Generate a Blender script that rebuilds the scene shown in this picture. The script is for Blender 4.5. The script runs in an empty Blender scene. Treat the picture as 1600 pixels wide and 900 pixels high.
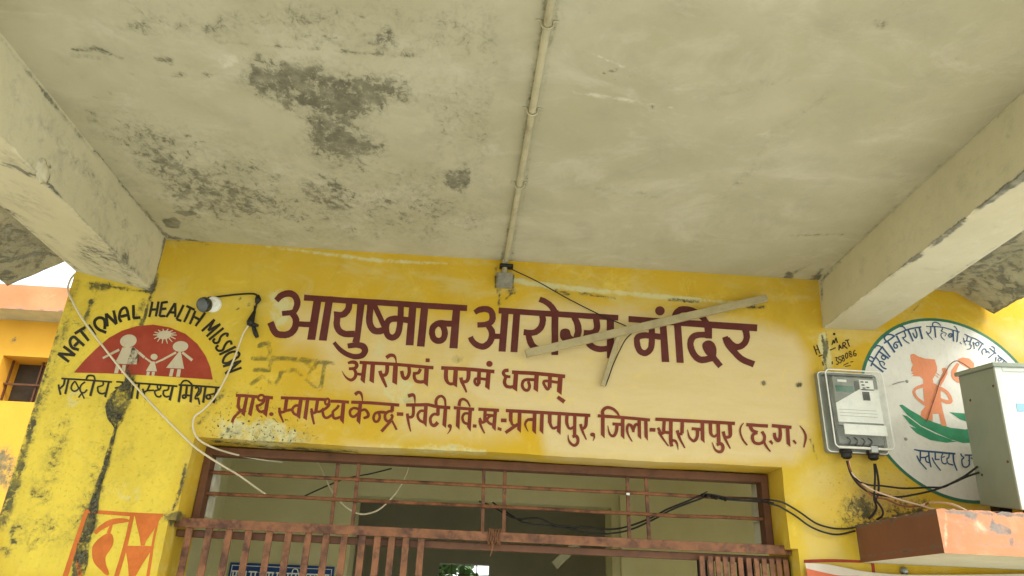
import bpy, bmesh, math, random
import numpy as np
from mathutils import Vector, Matrix
from mathutils.geometry import tessellate_polygon

random.seed(4)
rng = np.random.default_rng(7)
S = bpy.context.scene
COL = S.collection

# ------------------------------------------------------------------ camera
F_PX, YAW, PITCH, ROLL = 1136.56, -0.04693, 0.41702, -0.04192
CAM = np.array([0.0, -2.4, 1.7])
def _m():
    c, s = math.cos(ROLL), math.sin(ROLL); Rr = np.array([[c,0,s],[0,1,0],[-s,0,c]])
    c, s = math.cos(PITCH), math.sin(PITCH); Rp = np.array([[1,0,0],[0,c,-s],[0,s,c]])
    c, s = math.cos(YAW), math.sin(YAW); Ry = np.array([[c,-s,0],[s,c,0],[0,0,1]])
    return Ry @ Rp @ Rr
CM = _m()
cam = bpy.data.cameras.new('camera')
cam_o = bpy.data.objects.new('camera', cam); COL.objects.link(cam_o)
cam.sensor_width = 36.0; cam.lens = 36.0 * F_PX / 1600.0
cam.clip_start = 0.05; cam.clip_end = 800.0
_r, _f, _u = CM[:,0], CM[:,1], CM[:,2]
cam_o.matrix_world = Matrix(((_r[0],_u[0],-_f[0],CAM[0]),(_r[1],_u[1],-_f[1],CAM[1]),(_r[2],_u[2],-_f[2],CAM[2]),(0,0,0,1)))
S.camera = cam_o

# ------------------------------------------------------------------ sky, sun, exposure
SUN_EL, SUN_AZ = math.radians(40), math.radians(130)      # azimuth clockwise from +Y
w = bpy.data.worlds.new('World'); S.world = w; w.use_nodes = True
nt = w.node_tree; nt.nodes.clear()
sky = nt.nodes.new('ShaderNodeTexSky'); sky.sky_type = 'NISHITA'; sky.sun_disc = False
sky.sun_elevation = SUN_EL; sky.sun_rotation = SUN_AZ
sky.air_density = 1.0; sky.dust_density = 3.0; sky.ozone_density = 0.3
bg = nt.nodes.new('ShaderNodeBackground'); bg.inputs['Strength'].default_value = 0.15
wo = nt.nodes.new('ShaderNodeOutputWorld')
mx = nt.nodes.new('ShaderNodeMix'); mx.data_type = 'RGBA'; mx.inputs['Factor'].default_value = .55     # thin white overcast over the sky
mx.inputs['B'].default_value = (8.0, 8.1, 7.9, 1)
nt.links.new(sky.outputs[0], mx.inputs['A']); nt.links.new(mx.outputs['Result'], bg.inputs[0]); nt.links.new(bg.outputs[0], wo.inputs[0])
sun = bpy.data.lights.new('sun', 'SUN'); sun.energy = 1.4; sun.angle = math.radians(24); sun.color = (1.0, 0.985, 0.93)
sun_o = bpy.data.objects.new('sun', sun); COL.objects.link(sun_o)
sd = Vector((math.sin(SUN_AZ)*math.cos(SUN_EL), math.cos(SUN_AZ)*math.cos(SUN_EL), math.sin(SUN_EL)))
sun_o.rotation_euler = sd.to_track_quat('Z', 'Y').to_euler()
S.view_settings.view_transform = 'Standard'; S.view_settings.look = 'None'
S.view_settings.exposure = 1.14; S.view_settings.gamma = 1.0
S.render.engine = 'CYCLES'
S.cycles.use_denoising = True
S.cycles.max_bounces = 10; S.cycles.diffuse_bounces = 6; S.cycles.transparent_max_bounces = 12

# ------------------------------------------------------------------ helpers
def ray(px, py):
    return CM @ (np.array([px-800.0, F_PX, 450.0-py])/F_PX)
def U(px, py, y=0.0):                # point of the plane Y = y seen at a photo position (used to measure the place)
    r = ray(px, py); return CAM + r*((y-CAM[1])/r[1])
def UZ(px, py, z):
    r = ray(px, py); return CAM + r*((z-CAM[2])/r[2])
def UX(px, py, x):
    r = ray(px, py); return CAM + r*((x-CAM[0])/r[0])
def PX(P):
    q = (np.asarray(P, float)-CAM) @ CM
    d = np.where(q[:,1] > 0.15, q[:,1], 1e9)
    out = np.c_[800+F_PX*q[:,0]/d, 450-F_PX*q[:,2]/d]
    out[q[:,1] <= 0.15] = (-9e3, -9e3)
    return out
def lin(r, g, b):
    f = lambda c: (c/255/12.92 if c/255 <= 0.04045 else ((c/255+0.055)/1.055)**2.4)
    return (f(r), f(g), f(b), 1.0)

def catmull(pts, n=6, closed=False):
    pts = [np.asarray(p, float) for p in pts]
    if len(pts) < 3 and not closed: return np.array(pts)
    out = []
    m = len(pts)
    rngi = range(m if closed else m-1)
    for i in rngi:
        p1, p2 = pts[i], pts[(i+1) % m]
        p0 = pts[i-1] if (closed or i > 0) else 2*p1-p2
        p3 = pts[(i+2) % m] if (closed or i+2 < m) else 2*p2-p1
        for k in range(n):
            t = k/n
            out.append(0.5*((2*p1)+(p2-p0)*t+(2*p0-5*p1+4*p2-p3)*t*t+(3*p1-p0-3*p2+p3)*t**3))
    if not closed: out.append(pts[-1])
    return np.array(out)

def link(name, me, mats, parent=None):
    o = bpy.data.objects.new(name, me); COL.objects.link(o)
    for m_ in (mats if isinstance(mats, (list, tuple)) else [mats]):
        if m_: me.materials.append(m_)
    if parent: o.parent = parent
    return o
def tag(o, label=None, cat=None, group=None, kind=None):
    if label: o['label'] = label
    if cat: o['category'] = cat
    if group: o['group'] = group
    if kind: o['kind'] = kind
    return o
def empty(name, loc, label, cat, group=None):
    o = bpy.data.objects.new(name, None); COL.objects.link(o); o.empty_display_size = 0.05
    return tag(o, label, cat, group)     # parts are modelled in place, the origin stays at the world origin

class MB:                                  # collects shapes into ONE mesh
    def __init__(s): s.v = []; s.f = []; s.mi = []
    def add(s, v, f, mi=0):
        b = len(s.v); s.v += [tuple(map(float, p)) for p in v]; s.f += [tuple(i+b for i in q) for q in f]; s.mi += [mi]*len(f)
    def hexa(s, c, mi=0):                  # 8 corners: bottom 0-3 ccw, top 4-7
        s.add(c, [(3,2,1,0),(4,5,6,7),(0,1,5,4),(1,2,6,5),(2,3,7,6),(3,0,4,7)], mi)
    def box(s, x0, x1, y0, y1, z0, z1, mi=0):
        s.hexa([(x0,y0,z0),(x1,y0,z0),(x1,y1,z0),(x0,y1,z0),(x0,y0,z1),(x1,y0,z1),(x1,y1,z1),(x0,y1,z1)], mi)
    def bar(s, a, b, wu, wv, up=(0,0,1), mi=0):   # rectangular bar from a to b
        a, b = np.array(a, float), np.array(b, float); d = (b-a)/np.linalg.norm(b-a)
        u = np.cross(d, up); u /= np.linalg.norm(u); v = np.cross(u, d)
        u = u*wu/2; v = v*wv/2
        s.hexa([a-u-v, a+u-v, b+u-v, b-u-v, a-u+v, a+u+v, b+u+v, b-u+v], mi)
    def tube(s, pts, r, n=8, smooth=6, mi=0, cap=True):
        P = catmull(pts, smooth) if smooth and len(pts) > 2 else np.array(pts, float)
        rs = r if hasattr(r, '__len__') else [r]*len(P)
        if len(rs) != len(P): rs = np.interp(np.linspace(0,1,len(P)), np.linspace(0,1,len(rs)), rs)
        T = np.gradient(P, axis=0); T /= np.linalg.norm(T, axis=1)[:,None]+1e-12
        up = np.array([0,0,1.0]) if abs(T[0][2]) < .9 else np.array([1.0,0,0])
        nrm = np.cross(T[0], up); nrm /= np.linalg.norm(nrm)
        vs = []
        for i in range(len(P)):
            nrm = nrm - T[i]*(nrm@T[i]); nrm /= np.linalg.norm(nrm)+1e-12
            bn = np.cross(T[i], nrm)
            for k in range(n):
                a = 2*math.pi*k/n; vs.append(P[i]+rs[i]*(math.cos(a)*nrm+math.sin(a)*bn))
        fs = [(i*n+k, i*n+(k+1)%n, (i+1)*n+(k+1)%n, (i+1)*n+k) for i in range(len(P)-1) for k in range(n)]
        if cap: fs += [tuple(range(n-1,-1,-1)), tuple((len(P)-1)*n+k for k in range(n))]
        s.add(vs, fs, mi)
    def lathe(s, c, axis, prof, n=20, mi=0):      # prof: (distance along axis, radius)
        c = np.array(c, float); ax = np.array(axis, float); ax /= np.linalg.norm(ax)
        u = np.cross(ax, (0,0,1) if abs(ax[2]) < .9 else (1,0,0)); u /= np.linalg.norm(u); v = np.cross(ax, u)
        vs = [c+ax*h+r*(math.cos(2*math.pi*k/n)*u+math.sin(2*math.pi*k/n)*v) for h, r in prof for k in range(n)]
        fs = [(i*n+k, (i+1)*n+k, (i+1)*n+(k+1)%n, i*n+(k+1)%n) for i in range(len(prof)-1) for k in range(n)]
        fs += [tuple(range(n)), tuple((len(prof)-1)*n+k for k in range(n-1,-1,-1))]
        s.add(vs, fs, mi)
    def build(s, name, mats, parent=None, bevel=0, seg=2, smooth=None, weld=0):
        me = bpy.data.meshes.new(name); me.from_pydata(s.v, [], s.f)
        me.polygons.foreach_set('material_index', s.mi)
        bm = bmesh.new(); bm.from_mesh(me)
        if weld: bmesh.ops.remove_doubles(bm, verts=bm.verts, dist=weld)
        bmesh.ops.recalc_face_normals(bm, faces=bm.faces)
        if bevel: bmesh.ops.bevel(bm, geom=list(bm.edges), offset=bevel, segments=seg, affect='EDGES', profile=.6)
        bm.to_mesh(me); bm.free()
        if smooth is not None:
            me.polygons.foreach_set('use_smooth', [True]*len(me.polygons))
            try: me.set_sharp_from_angle(angle=math.radians(smooth))
            except Exception: pass
        return link(name, me, mats, parent)

# ---- masks of wear and painted shade, measured on the photograph and stored on the surfaces' vertices
def seg_dist(p, a, b):
    a, b = np.array(a, float), np.array(b, float); d = b-a
    t = np.clip(((p-a)@d)/(d@d+1e-9), 0, 1)
    return np.linalg.norm(p-(a+t[:,None]*d), axis=1), t
def poly_mask(p, pts, soft):
    lo = np.min(pts, 0)-3*soft; hi = np.max(pts, 0)+3*soft
    sel = np.all((p > lo) & (p < hi), axis=1); out = np.zeros(len(p)); q = p[sel]
    if not len(q): return out
    inside = np.zeros(len(q), bool); dist = np.full(len(q), 1e9)
    n = len(pts)
    for i in range(n):
        a, b = pts[i], pts[(i+1) % n]
        dist = np.minimum(dist, seg_dist(q, a, b)[0])
        if a[1] != b[1]:
            c = ((a[1] > q[:,1]) != (b[1] > q[:,1])) & (q[:,0] < (b[0]-a[0])*(q[:,1]-a[1])/(b[1]-a[1])+a[0])
            inside ^= c
    sd_ = np.where(inside, dist, -dist)
    out[sel] = np.clip(sd_/(2*soft)+.5, 0, 1)
    return out
def line_mask(p, pts, wd, soft):
    out = np.zeros(len(p)); ws = wd if hasattr(wd, '__len__') else [wd]*len(pts)
    for i in range(len(pts)-1):
        d, t = seg_dist(p, pts[i], pts[i+1]); ww = ws[i]+(ws[i+1]-ws[i])*t
        out = np.maximum(out, np.clip((ww/2+soft/2-d)/soft, 0, 1))
    return out
def blob_mask(p, x, y, rx, ry):
    d = np.sqrt(((p[:,0]-x)/rx)**2+((p[:,1]-y)/ry)**2)
    return np.clip(1.5-d, 0, 1)
def masks(p, shapes):
    res = {}
    for ch, kind, st, *a in shapes:
        m_ = {'poly': poly_mask, 'line': line_mask, 'blob': blob_mask}[kind](p, *a)*st
        res[ch] = np.maximum(res.get(ch, 0), m_)
    return res
CH = ('dirt_shade','pale','cream','lemon','ghost','speckle')
def patches(name, plist, shapes, mat, parent=None, hole=None, disp=None, smooth=False):
    """several subdivided quads (origin, u, v, step[, extra shapes]) welded into one mesh that carries the wear and shade masks"""
    V = []; Fc = []
    for o, u, v, step in plist:
        o, u, v = (np.array(a, float) for a in (o, u, v))
        us = u if u.ndim > 1 else None
        nu = max(1, int(round(np.linalg.norm(u)/step))); nv = max(1, int(round(np.linalg.norm(v)/step)))
        a, b = np.meshgrid(np.linspace(0,1,nu+1), np.linspace(0,1,nv+1), indexing='ij')
        pts = o+a[...,None]*u+b[...,None]*v
        base = len(V); V += [tuple(q) for q in pts.reshape(-1,3)]
        for i in range(nu):
            for j in range(nv):
                k = base+i*(nv+1)+j
                if hole is not None:
                    c = (pts[i,j]+pts[i+1,j+1])/2
                    if hole(c): continue
                Fc.append((k, k+nv+1, k+nv+2, k+1))
    me = bpy.data.meshes.new(name); me.from_pydata(V, [], Fc)
    bm = bmesh.new(); bm.from_mesh(me)
    bmesh.ops.remove_doubles(bm, verts=bm.verts, dist=2e-4)
    loose = [v for v in bm.verts if not v.link_faces]; bmesh.ops.delete(bm, geom=loose, context='VERTS')
    bm.to_mesh(me); bm.free()
    co = np.empty(len(me.vertices)*3, np.float32); me.vertices.foreach_get('co', co); co = co.reshape(-1,3).astype(float)
    px = PX(co)
    res = masks(px, shapes)
    for ch in CH:
        at = me.attributes.new(ch, 'FLOAT', 'POINT')
        val = res.get(ch, 0)*np.ones(len(co)) if ch in res else np.zeros(len(co))
        at.data.foreach_set('value', val.astype(np.float32))
    if disp is not None:
        co = disp(co, px); me.vertices.foreach_set('co', co.astype(np.float32).ravel())
    if smooth: me.polygons.foreach_set('use_smooth', [True]*len(me.polygons))
    me.update()
    return link(name, me, mat, parent)

# ------------------------------------------------------------------ materials
def nodes(name):
    m = bpy.data.materials.new(name); m.use_nodes = True
    t = m.node_tree; t.nodes.clear()
    out = t.nodes.new('ShaderNodeOutputMaterial'); b = t.nodes.new('ShaderNodeBsdfPrincipled')
    t.links.new(b.outputs[0], out.inputs[0])
    return m, t, b, out
def noise(t, scale, detail=6, rough=.6, stretch=None, dist=0.0, src=None):
    n = t.nodes.new('ShaderNodeTexNoise'); n.inputs['Scale'].default_value = scale
    n.inputs['Detail'].default_value = detail; n.inputs['Roughness'].default_value = rough
    n.inputs['Distortion'].default_value = dist
    if src is None:
        src = t.nodes.new('ShaderNodeNewGeometry').outputs['Position']
    if stretch:
        mp = t.nodes.new('ShaderNodeMapping'); mp.inputs['Scale'].default_value = stretch
        t.links.new(src, mp.inputs[0]); src = mp.outputs[0]
    t.links.new(src, n.inputs['Vector']); return n.outputs['Fac']
def maprange(t, v, a, b, c=0., d=1., smooth=True):
    n = t.nodes.new('ShaderNodeMapRange'); n.interpolation_type = 'SMOOTHSTEP' if smooth else 'LINEAR'
    for k, x in zip(('From Min','From Max','To Min','To Max'), (a,b,c,d)): n.inputs[k].default_value = x
    t.links.new(v, n.inputs['Value']); return n.outputs[0]
def mathn(t, op, a, b):
    n = t.nodes.new('ShaderNodeMath'); n.operation = op
    for i, x in enumerate((a, b)):
        if isinstance(x, (int, float)): n.inputs[i].default_value = x
        else: t.links.new(x, n.inputs[i])
    return n.outputs[0]
def mix(t, fac, a, b, mode='MIX'):
    n = t.nodes.new('ShaderNodeMix'); n.data_type = 'RGBA'; n.blend_type = mode
    for s_, x in ((n.inputs['Factor'], fac), (n.inputs['A'], a), (n.inputs['B'], b)):
        if isinstance(x, (int, float)): s_.default_value = x
        elif isinstance(x, tuple): s_.default_value = x
        else: t.links.new(x, s_)
    return n.outputs['Result']
def attr(t, name):
    n = t.nodes.new('ShaderNodeAttribute'); n.attribute_name = name; return n.outputs['Fac']
def bump(t, b, h, strength, dist):
    n = t.nodes.new('ShaderNodeBump'); n.inputs['Strength'].default_value = strength; n.inputs['Distance'].default_value = dist
    t.links.new(h, n.inputs['Height']); t.links.new(n.outputs[0], b.inputs['Normal']); return n

def plaster(name, colA, colB, pale=(.6,.58,.45,1), dirt_shade=(.05,.05,.04,1), cream=None, lemon=None, ghost=None, mottle=.5,
            bumps=(.35,.006), streak=None, speck=.3, fine=28., dsc=1., lift=.0, dmul=2.6):
    m, t, b, out = nodes(name)
    n1 = noise(t, 2.3, 5, .6); n2 = noise(t, fine, 9, .7, dist=.4); n3 = noise(t, 140, 4, .6)
    nd = noise(t, 34*dsc, 10, .75, stretch=streak or (1,1,1), dist=.6)
    c = mix(t, maprange(t, n1, .35, .68), colA, colB)
    n1b = noise(t, 7.5, 6, .65, stretch=(1,1,.55))
    c = mix(t, maprange(t, n1b, .45, .75, 0, mottle), c, tuple(x*.72 for x in colA[:3])+(1,))
    if lift:
        nl = noise(t, 5.5, 8, .7, stretch=(.7,1,1.2), dist=.7)
        c = mix(t, maprange(t, nl, .47, .70, 0, lift), c, pale)
    if lemon: c = mix(t, mathn(t, 'MULTIPLY', attr(t, 'lemon'), maprange(t, n2, .3, .5, .75, 1)), c, mix(t, maprange(t, n1b, .35, .65), lemon, tuple(x*.86 for x in lemon[:3])+(1,)))
    if cream: c = mix(t, maprange(t, mathn(t, 'ADD', attr(t, 'cream'), mathn(t, 'MULTIPLY', mathn(t, 'SUBTRACT', n1b, .5), .5)), .25, .75), c, mix(t, maprange(t, noise(t, 8, 9, .72, stretch=(.5,1,2.6), dist=.5), .38, .66, 0, .55), cream, tuple(x*f for x, f in zip(cream[:3], (.93,.90,.76)))+(1,)))
    pa = mathn(t, 'MULTIPLY', attr(t, 'pale'), maprange(t, n2, .3, .7, .35, 1.4, False))
    c = mix(t, maprange(t, pa, .35, .75), c, pale)
    if lemon:
        nl2 = noise(t, 9, 9, .75, dist=.6)
        c = mix(t, maprange(t, nl2, .52, .72, 0, .38), c, tuple(min(1,x*1.08+.05) for x in lemon[:3])+(1,))
        c = mix(t, mathn(t, 'MULTIPLY', attr(t, 'lemon'), maprange(t, noise(t, 75, 7, .75, stretch=(1,1,.7)), .60, .70, 0, .55)), c, tuple(x*.42 for x in lemon[:3])+(1,))
    if ghost:
        sn = noise(t, 105, 2, .5); sn2 = noise(t, 60, 2, .5)
        sv = mathn(t, 'ADD', mathn(t, 'MULTIPLY', sn, .6), mathn(t, 'MULTIPLY', sn2, .4))
        c = mix(t, mathn(t, 'MULTIPLY', attr(t, 'speckle'), maprange(t, sv, .57, .62)), c, lin(58,62,26))
    if ghost: c = mix(t, maprange(t, mathn(t, 'MULTIPLY', attr(t, 'ghost'), maprange(t, n2, .3, .7, .3, 1.3, False)), .3, .9, 0, .8), c, ghost)
    # fine specks of wear all over
    c = mix(t, mathn(t, 'MULTIPLY', maprange(t, n3, .66, .74), maprange(t, n1b, .5, .7, 0, speck)), c, tuple(x*.35 for x in colA[:3])+(1,))
    nd2 = noise(t, 11*dsc, 6, .6, stretch=streak or (1,1,1), dist=.8)
    da0 = attr(t, 'dirt_shade'); nz = mathn(t, 'SUBTRACT', mathn(t, 'ADD', mathn(t, 'MULTIPLY', nd, .6), mathn(t, 'MULTIPLY', nd2, .4)), .5)
    gate_ = maprange(t, da0, .0, .3)
    da = mathn(t, 'ADD', mathn(t, 'MULTIPLY', da0, .92), mathn(t, 'MULTIPLY', mathn(t, 'MULTIPLY', nz, 3.4), gate_))
    dcol = mix(t, maprange(t, n2, .35, .65), dirt_shade, tuple(min(1, x*dmul) for x in dirt_shade[:3])+(1,))
    c = mix(t, mathn(t, 'MULTIPLY', maprange(t, da, .42, .74, 0, .92), maprange(t, noise(t, 19, 6, .65), .3, .6, .55, 1.)), c, dcol)
    c = mix(t, maprange(t, da, .1, .5, 0, .25), c, tuple(x*3 for x in dirt_shade[:3])+(1,))
    t.links.new(c, b.inputs['Base Color'])
    b.inputs['Roughness'].default_value = .82; b.inputs['Specular IOR Level'].default_value = .25
    h = mathn(t, 'ADD', mathn(t, 'MULTIPLY', n2, .6), mathn(t, 'ADD', mathn(t, 'MULTIPLY', n3, .15), mathn(t, 'MULTIPLY', n1b, 1.2)))
    h = mathn(t, 'SUBTRACT', h, mathn(t, 'MULTIPLY', maprange(t, da, .42, .74), .2))
    bump(t, b, h, *bumps)
    return m
def simple(name, col, rough=.5, metal=0., var=.25, scale=30., bumps=(.15,.002), dark=None, spec=.4, rust=None, rustlev=(.55,.7), stretch=None):
    m, t, b, out = nodes(name)
    n = noise(t, scale, 6, .65, stretch=stretch); nb = noise(t, scale*5, 4, .6)
    c = mix(t, maprange(t, n, .35, .7), col, tuple(x*(1-var) for x in col[:3])+(1,))
    if rust: c = mix(t, maprange(t, noise(t, scale*.6, 9, .75), *rustlev), c, rust)
    t.links.new(c, b.inputs['Base Color'])
    b.inputs['Roughness'].default_value = rough; b.inputs['Metallic'].default_value = metal; b.inputs['Specular IOR Level'].default_value = spec
    bump(t, b, mathn(t, 'ADD', n, mathn(t, 'MULTIPLY', nb, .4)), *bumps)
    return m
def paint(name, col, var=.18, worn=0.12):
    m, t, b, out = nodes(name)
    n = noise(t, 9, 7, .65); n2 = noise(t, 70, 6, .7, stretch=(1,1,.5))
    c = mix(t, maprange(t, n, .35, .65), col, tuple(min(1, x*(1+var)+.01) for x in col[:3])+(1,))
    c = mix(t, maprange(t, n2, .45, .75, 0, .35), c, tuple(x*.75 for x in col[:3])+(1,))
    t.links.new(c, b.inputs['Base Color']); b.inputs['Roughness'].default_value = .6; b.inputs['Specular IOR Level'].default_value = .25
    bump(t, b, mathn(t, 'ADD', n2, n), .25, .003)
    if worn:
        tr = t.nodes.new('ShaderNodeBsdfTransparent'); ms = t.nodes.new('ShaderNodeMixShader')
        t.links.new(maprange(t, noise(t, 95, 8, .8), .60, .72, 0, worn), ms.inputs[0])
        t.links.new(b.outputs[0], ms.inputs[1]); t.links.new(tr.outputs[0], ms.inputs[2]); t.links.new(ms.outputs[0], out.inputs[0])
    return m

def stain(name):
    m, t, b, out = nodes(name)
    n = noise(t, 40, 9, .75, stretch=(1,1,.6), dist=.5); n2 = noise(t, 130, 6, .7); n0 = noise(t, 13, 5, .6)
    c = mix(t, maprange(t, n2, .35, .68), lin(36,36,24), lin(104,100,70))
    t.links.new(mix(t, maprange(t, n, .55, .72), c, lin(128,122,84)), b.inputs['Base Color']); b.inputs['Roughness'].default_value = .9
    bump(t, b, mathn(t, 'ADD', n, n2), .5, .006)
    tr = t.nodes.new('ShaderNodeBsdfTransparent'); ms = t.nodes.new('ShaderNodeMixShader')
    v = mathn(t, 'ADD', mathn(t, 'MULTIPLY', n, .5), mathn(t, 'MULTIPLY', n0, .5))
    t.links.new(maprange(t, v, .45, .55), ms.inputs[0]); t.links.new(b.outputs[0], ms.inputs[1]); t.links.new(tr.outputs[0], ms.inputs[2]); t.links.new(ms.outputs[0], out.inputs[0])
    return m
M = {}
M['stain'] = stain('black_seepage')
M['wall'] = plaster('yellow_plaster', lin(206,169,42), lin(202,172,62), pale=lin(206,199,146), dirt_shade=(.03,.032,.02,1), cream=lin(216,197,146), lemon=lin(224,200,74), ghost=lin(96,94,50), mottle=.45, lift=.42, dsc=1.7, dmul=2.0, speck=.5)
M['ceil'] = plaster('whitewashed_ceiling', lin(190,186,160), lin(178,174,145), pale=lin(208,205,184), dirt_shade=(.075,.072,.05,1), mottle=.48, lift=.5, bumps=(.4,.008), streak=(1.15,.85,1), speck=.8, dsc=1.35)
M['beam'] = plaster('whitewashed_beam', lin(210,205,176), lin(200,195,164), pale=lin(216,212,190), dirt_shade=(.06,.062,.05,1), mottle=.25, bumps=(.35,.008))
M['eave'] = plaster('rough_concrete', lin(190,182,150), lin(150,144,118), dirt_shade=(.09,.088,.07,1), mottle=.5, bumps=(.8,.02), speck=.8, fine=16.)
M['olive'] = plaster('hall_distemper', lin(206,202,158), lin(196,191,146), mottle=.25, lift=.3)
M['greywash'] = plaster('grey_distemper', lin(196,194,176), lin(186,184,166), mottle=.2)
M['orange'] = plaster('orange_distemper', lin(208,146,104), lin(192,126,86), pale=lin(214,186,150), dirt_shade=(.1,.09,.08,1), mottle=.35)
M['ledge'] = plaster('worn_orange_distemper', lin(206,142,104), lin(190,128,94), pale=lin(214,190,158), dirt_shade=(.1,.095,.085,1), mottle=.45, lift=.4)
M['ledge_side'] = plaster('shaded_orange_distemper', lin(126,84,58), lin(116,76,52), mottle=.3)  # the ledge's orange again, with its side's shade put into a darker colour
M['maroon'] = paint('maroon_paint', lin(92,40,34), .12, .05)
M['maroon2'] = paint('brownish_red_paint', lin(116,48,28), .15, .12)
M['black'] = paint('black_paint', lin(38,34,20), .3, .15)
M['red'] = paint('brick_red_paint', lin(150,58,36), .18, .25)
M['white'] = paint('off_white_paint', lin(192,182,154), .08, .2)
M['disc'] = paint('pale_pink_paint', lin(226,227,218), .05, .0)
M['green'] = paint('green_paint', lin(52,136,98), .3, .05)
M['darkgreen'] = paint('dark_green_paint', lin(52,112,84), .2, .05)
M['blue'] = paint('blue_paint', lin(52,84,120), .2, .1)
M['peach'] = paint('peach_paint', lin(226,146,104), .06, .05)
M['orangep'] = paint('orange_paint', lin(184,98,34), .3, .6)
M['rail'] = simple('brown_enamel', lin(140,92,58), .55, 0, .4, 26, rust=lin(74,46,30), rustlev=(.46,.64), bumps=(.3,.003))
M['raildark'] = simple('dirty_brown_enamel', lin(108,70,44), .6, 0, .3, 18, rust=lin(64,44,36))
M['pvc'] = simple('old_cream_plastic', lin(192,186,154), .55, 0, .22, 12, rust=lin(140,130,100), rustlev=(.53,.72))
M['batten'] = simple('grimy_plastic', lin(176,164,124), .5, 0, .22, 16, rust=lin(140,128,94), rustlev=(.55,.75))
M['ivory'] = simple('ivory_cable', lin(214,204,172), .45, 0, .12, 20)
M['blackrub'] = simple('black_rubber', lin(30,29,26), .5, 0, .2, 40)
M['copper'] = simple('brown_insulation', lin(140,88,66), .5, 0, .2, 40)
M['pink'] = simple('pale_pink_insulation', lin(232,206,180), .5, 0, .12, 40)
M['grey'] = simple('grey_box', lin(150,148,132), .65, 0, .3, 40, rust=lin(70,68,58), rustlev=(.58,.68))
M['acside'] = simple('grey_green_sheet', lin(150,162,146), .55, 0, .1, 6, bumps=(.05,.001))
M['acwhite'] = simple('white_enamel', lin(228,232,220), .35, 0, .06, 6, bumps=(.05,.001))
M['actrim'] = simple('pale_steel', lin(196,204,196), .4, .2, .12, 14)
M['acblue'] = simple('pale_blue_film', lin(140,186,214), .4, 0, .08, 10)
M['lens'] = simple('dark_lens', lin(38,46,52), .12, 0, .2, 20, bumps=(0,.001), spec=.8)
M['whiteplas'] = simple('white_plastic', lin(240,243,236), .4, 0, .1, 20, bumps=(.03,.001))
M['meter'] = simple('grey_meter_case', lin(136,142,134), .45, 0, .15, 20)
M['lcd'] = simple('green_display', lin(70,120,98), .25, 0, .1, 20, bumps=(0,.001))
M['steel'] = simple('galvanised_steel', lin(160,164,158), .4, .6, .2, 30)
M['signblue'] = simple('blue_sign_enamel', lin(20,66,128), .4, 0, .12, 8)
M['bannerw'] = simple('white_flex', lin(208,198,180), .5, 0, .12, 8)
M['bannero'] = simple('orange_flex', lin(204,104,66), .5, 0, .15, 8)
M['earth'] = simple('pale_ground', lin(180,183,172), .9, 0, .25, 1.2)
M['concrete'] = simple('pale_bounce', lin(206,208,202), .9, 0, .15, 2.)
M['added_dark_ground'] = simple('dark_ground_tone', lin(150,132,98), .95, 0, .35, 1.5)
M['leaf'] = simple('leaf', lin(70,96,48), .6, 0, .4, 6)
M['bark'] = simple('bark', lin(96,78,58), .9, 0, .3, 12)
M['chalk'] = simple('raw_whitewash', lin(206,204,180), .9, 0, .3, 14)
def clear_plastic():
    m, t, b, out = nodes('clear_polycarbonate')
    b.inputs['Base Color'].default_value = lin(244,248,242); b.inputs['Roughness'].default_value = .12; b.inputs['Specular IOR Level'].default_value = .8
    tr = t.nodes.new('ShaderNodeBsdfTransparent'); tr.inputs[0].default_value = (.96,.97,.955,1)
    ms = t.nodes.new('ShaderNodeMixShader')
    t.links.new(maprange(t, noise(t, 20, 6, .7), .35, .75, .04, .15), ms.inputs[0])
    t.links.new(tr.outputs[0], ms.inputs[1]); t.links.new(b.outputs[0], ms.inputs[2]); t.links.new(ms.outputs[0], out.inputs[0])
    return m
M['clear'] = clear_plastic()

# ------------------------------------------------------------------ the ground
g = MB(); g.add([(-120,-120,0),(120,-120,0),(120,120,0),(-120,120,0)], [(0,1,2,3)])
tag(g.build('ground', M['earth']), kind='structure')

g = MB(); g.add([(.5,-60,.004),(9,-60,.004),(9,-.0,.004),(.5,-.0,.004)], [(0,1,2,3)])
tag(g.build('path', M['concrete']), kind='structure')  # unseen pale strip added to bounce more light onto the right side
g = MB(); g.add([(-60,-60,.004),(-1.0,-60,.004),(-1.0,-3.2,.004),(-60,-3.2,.004)], [(0,1,2,3)])
tag(g.build('added_dark_ground', M['added_dark_ground']), kind='structure')  # unseen dark ground added to cut the bounced light on the left

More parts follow.
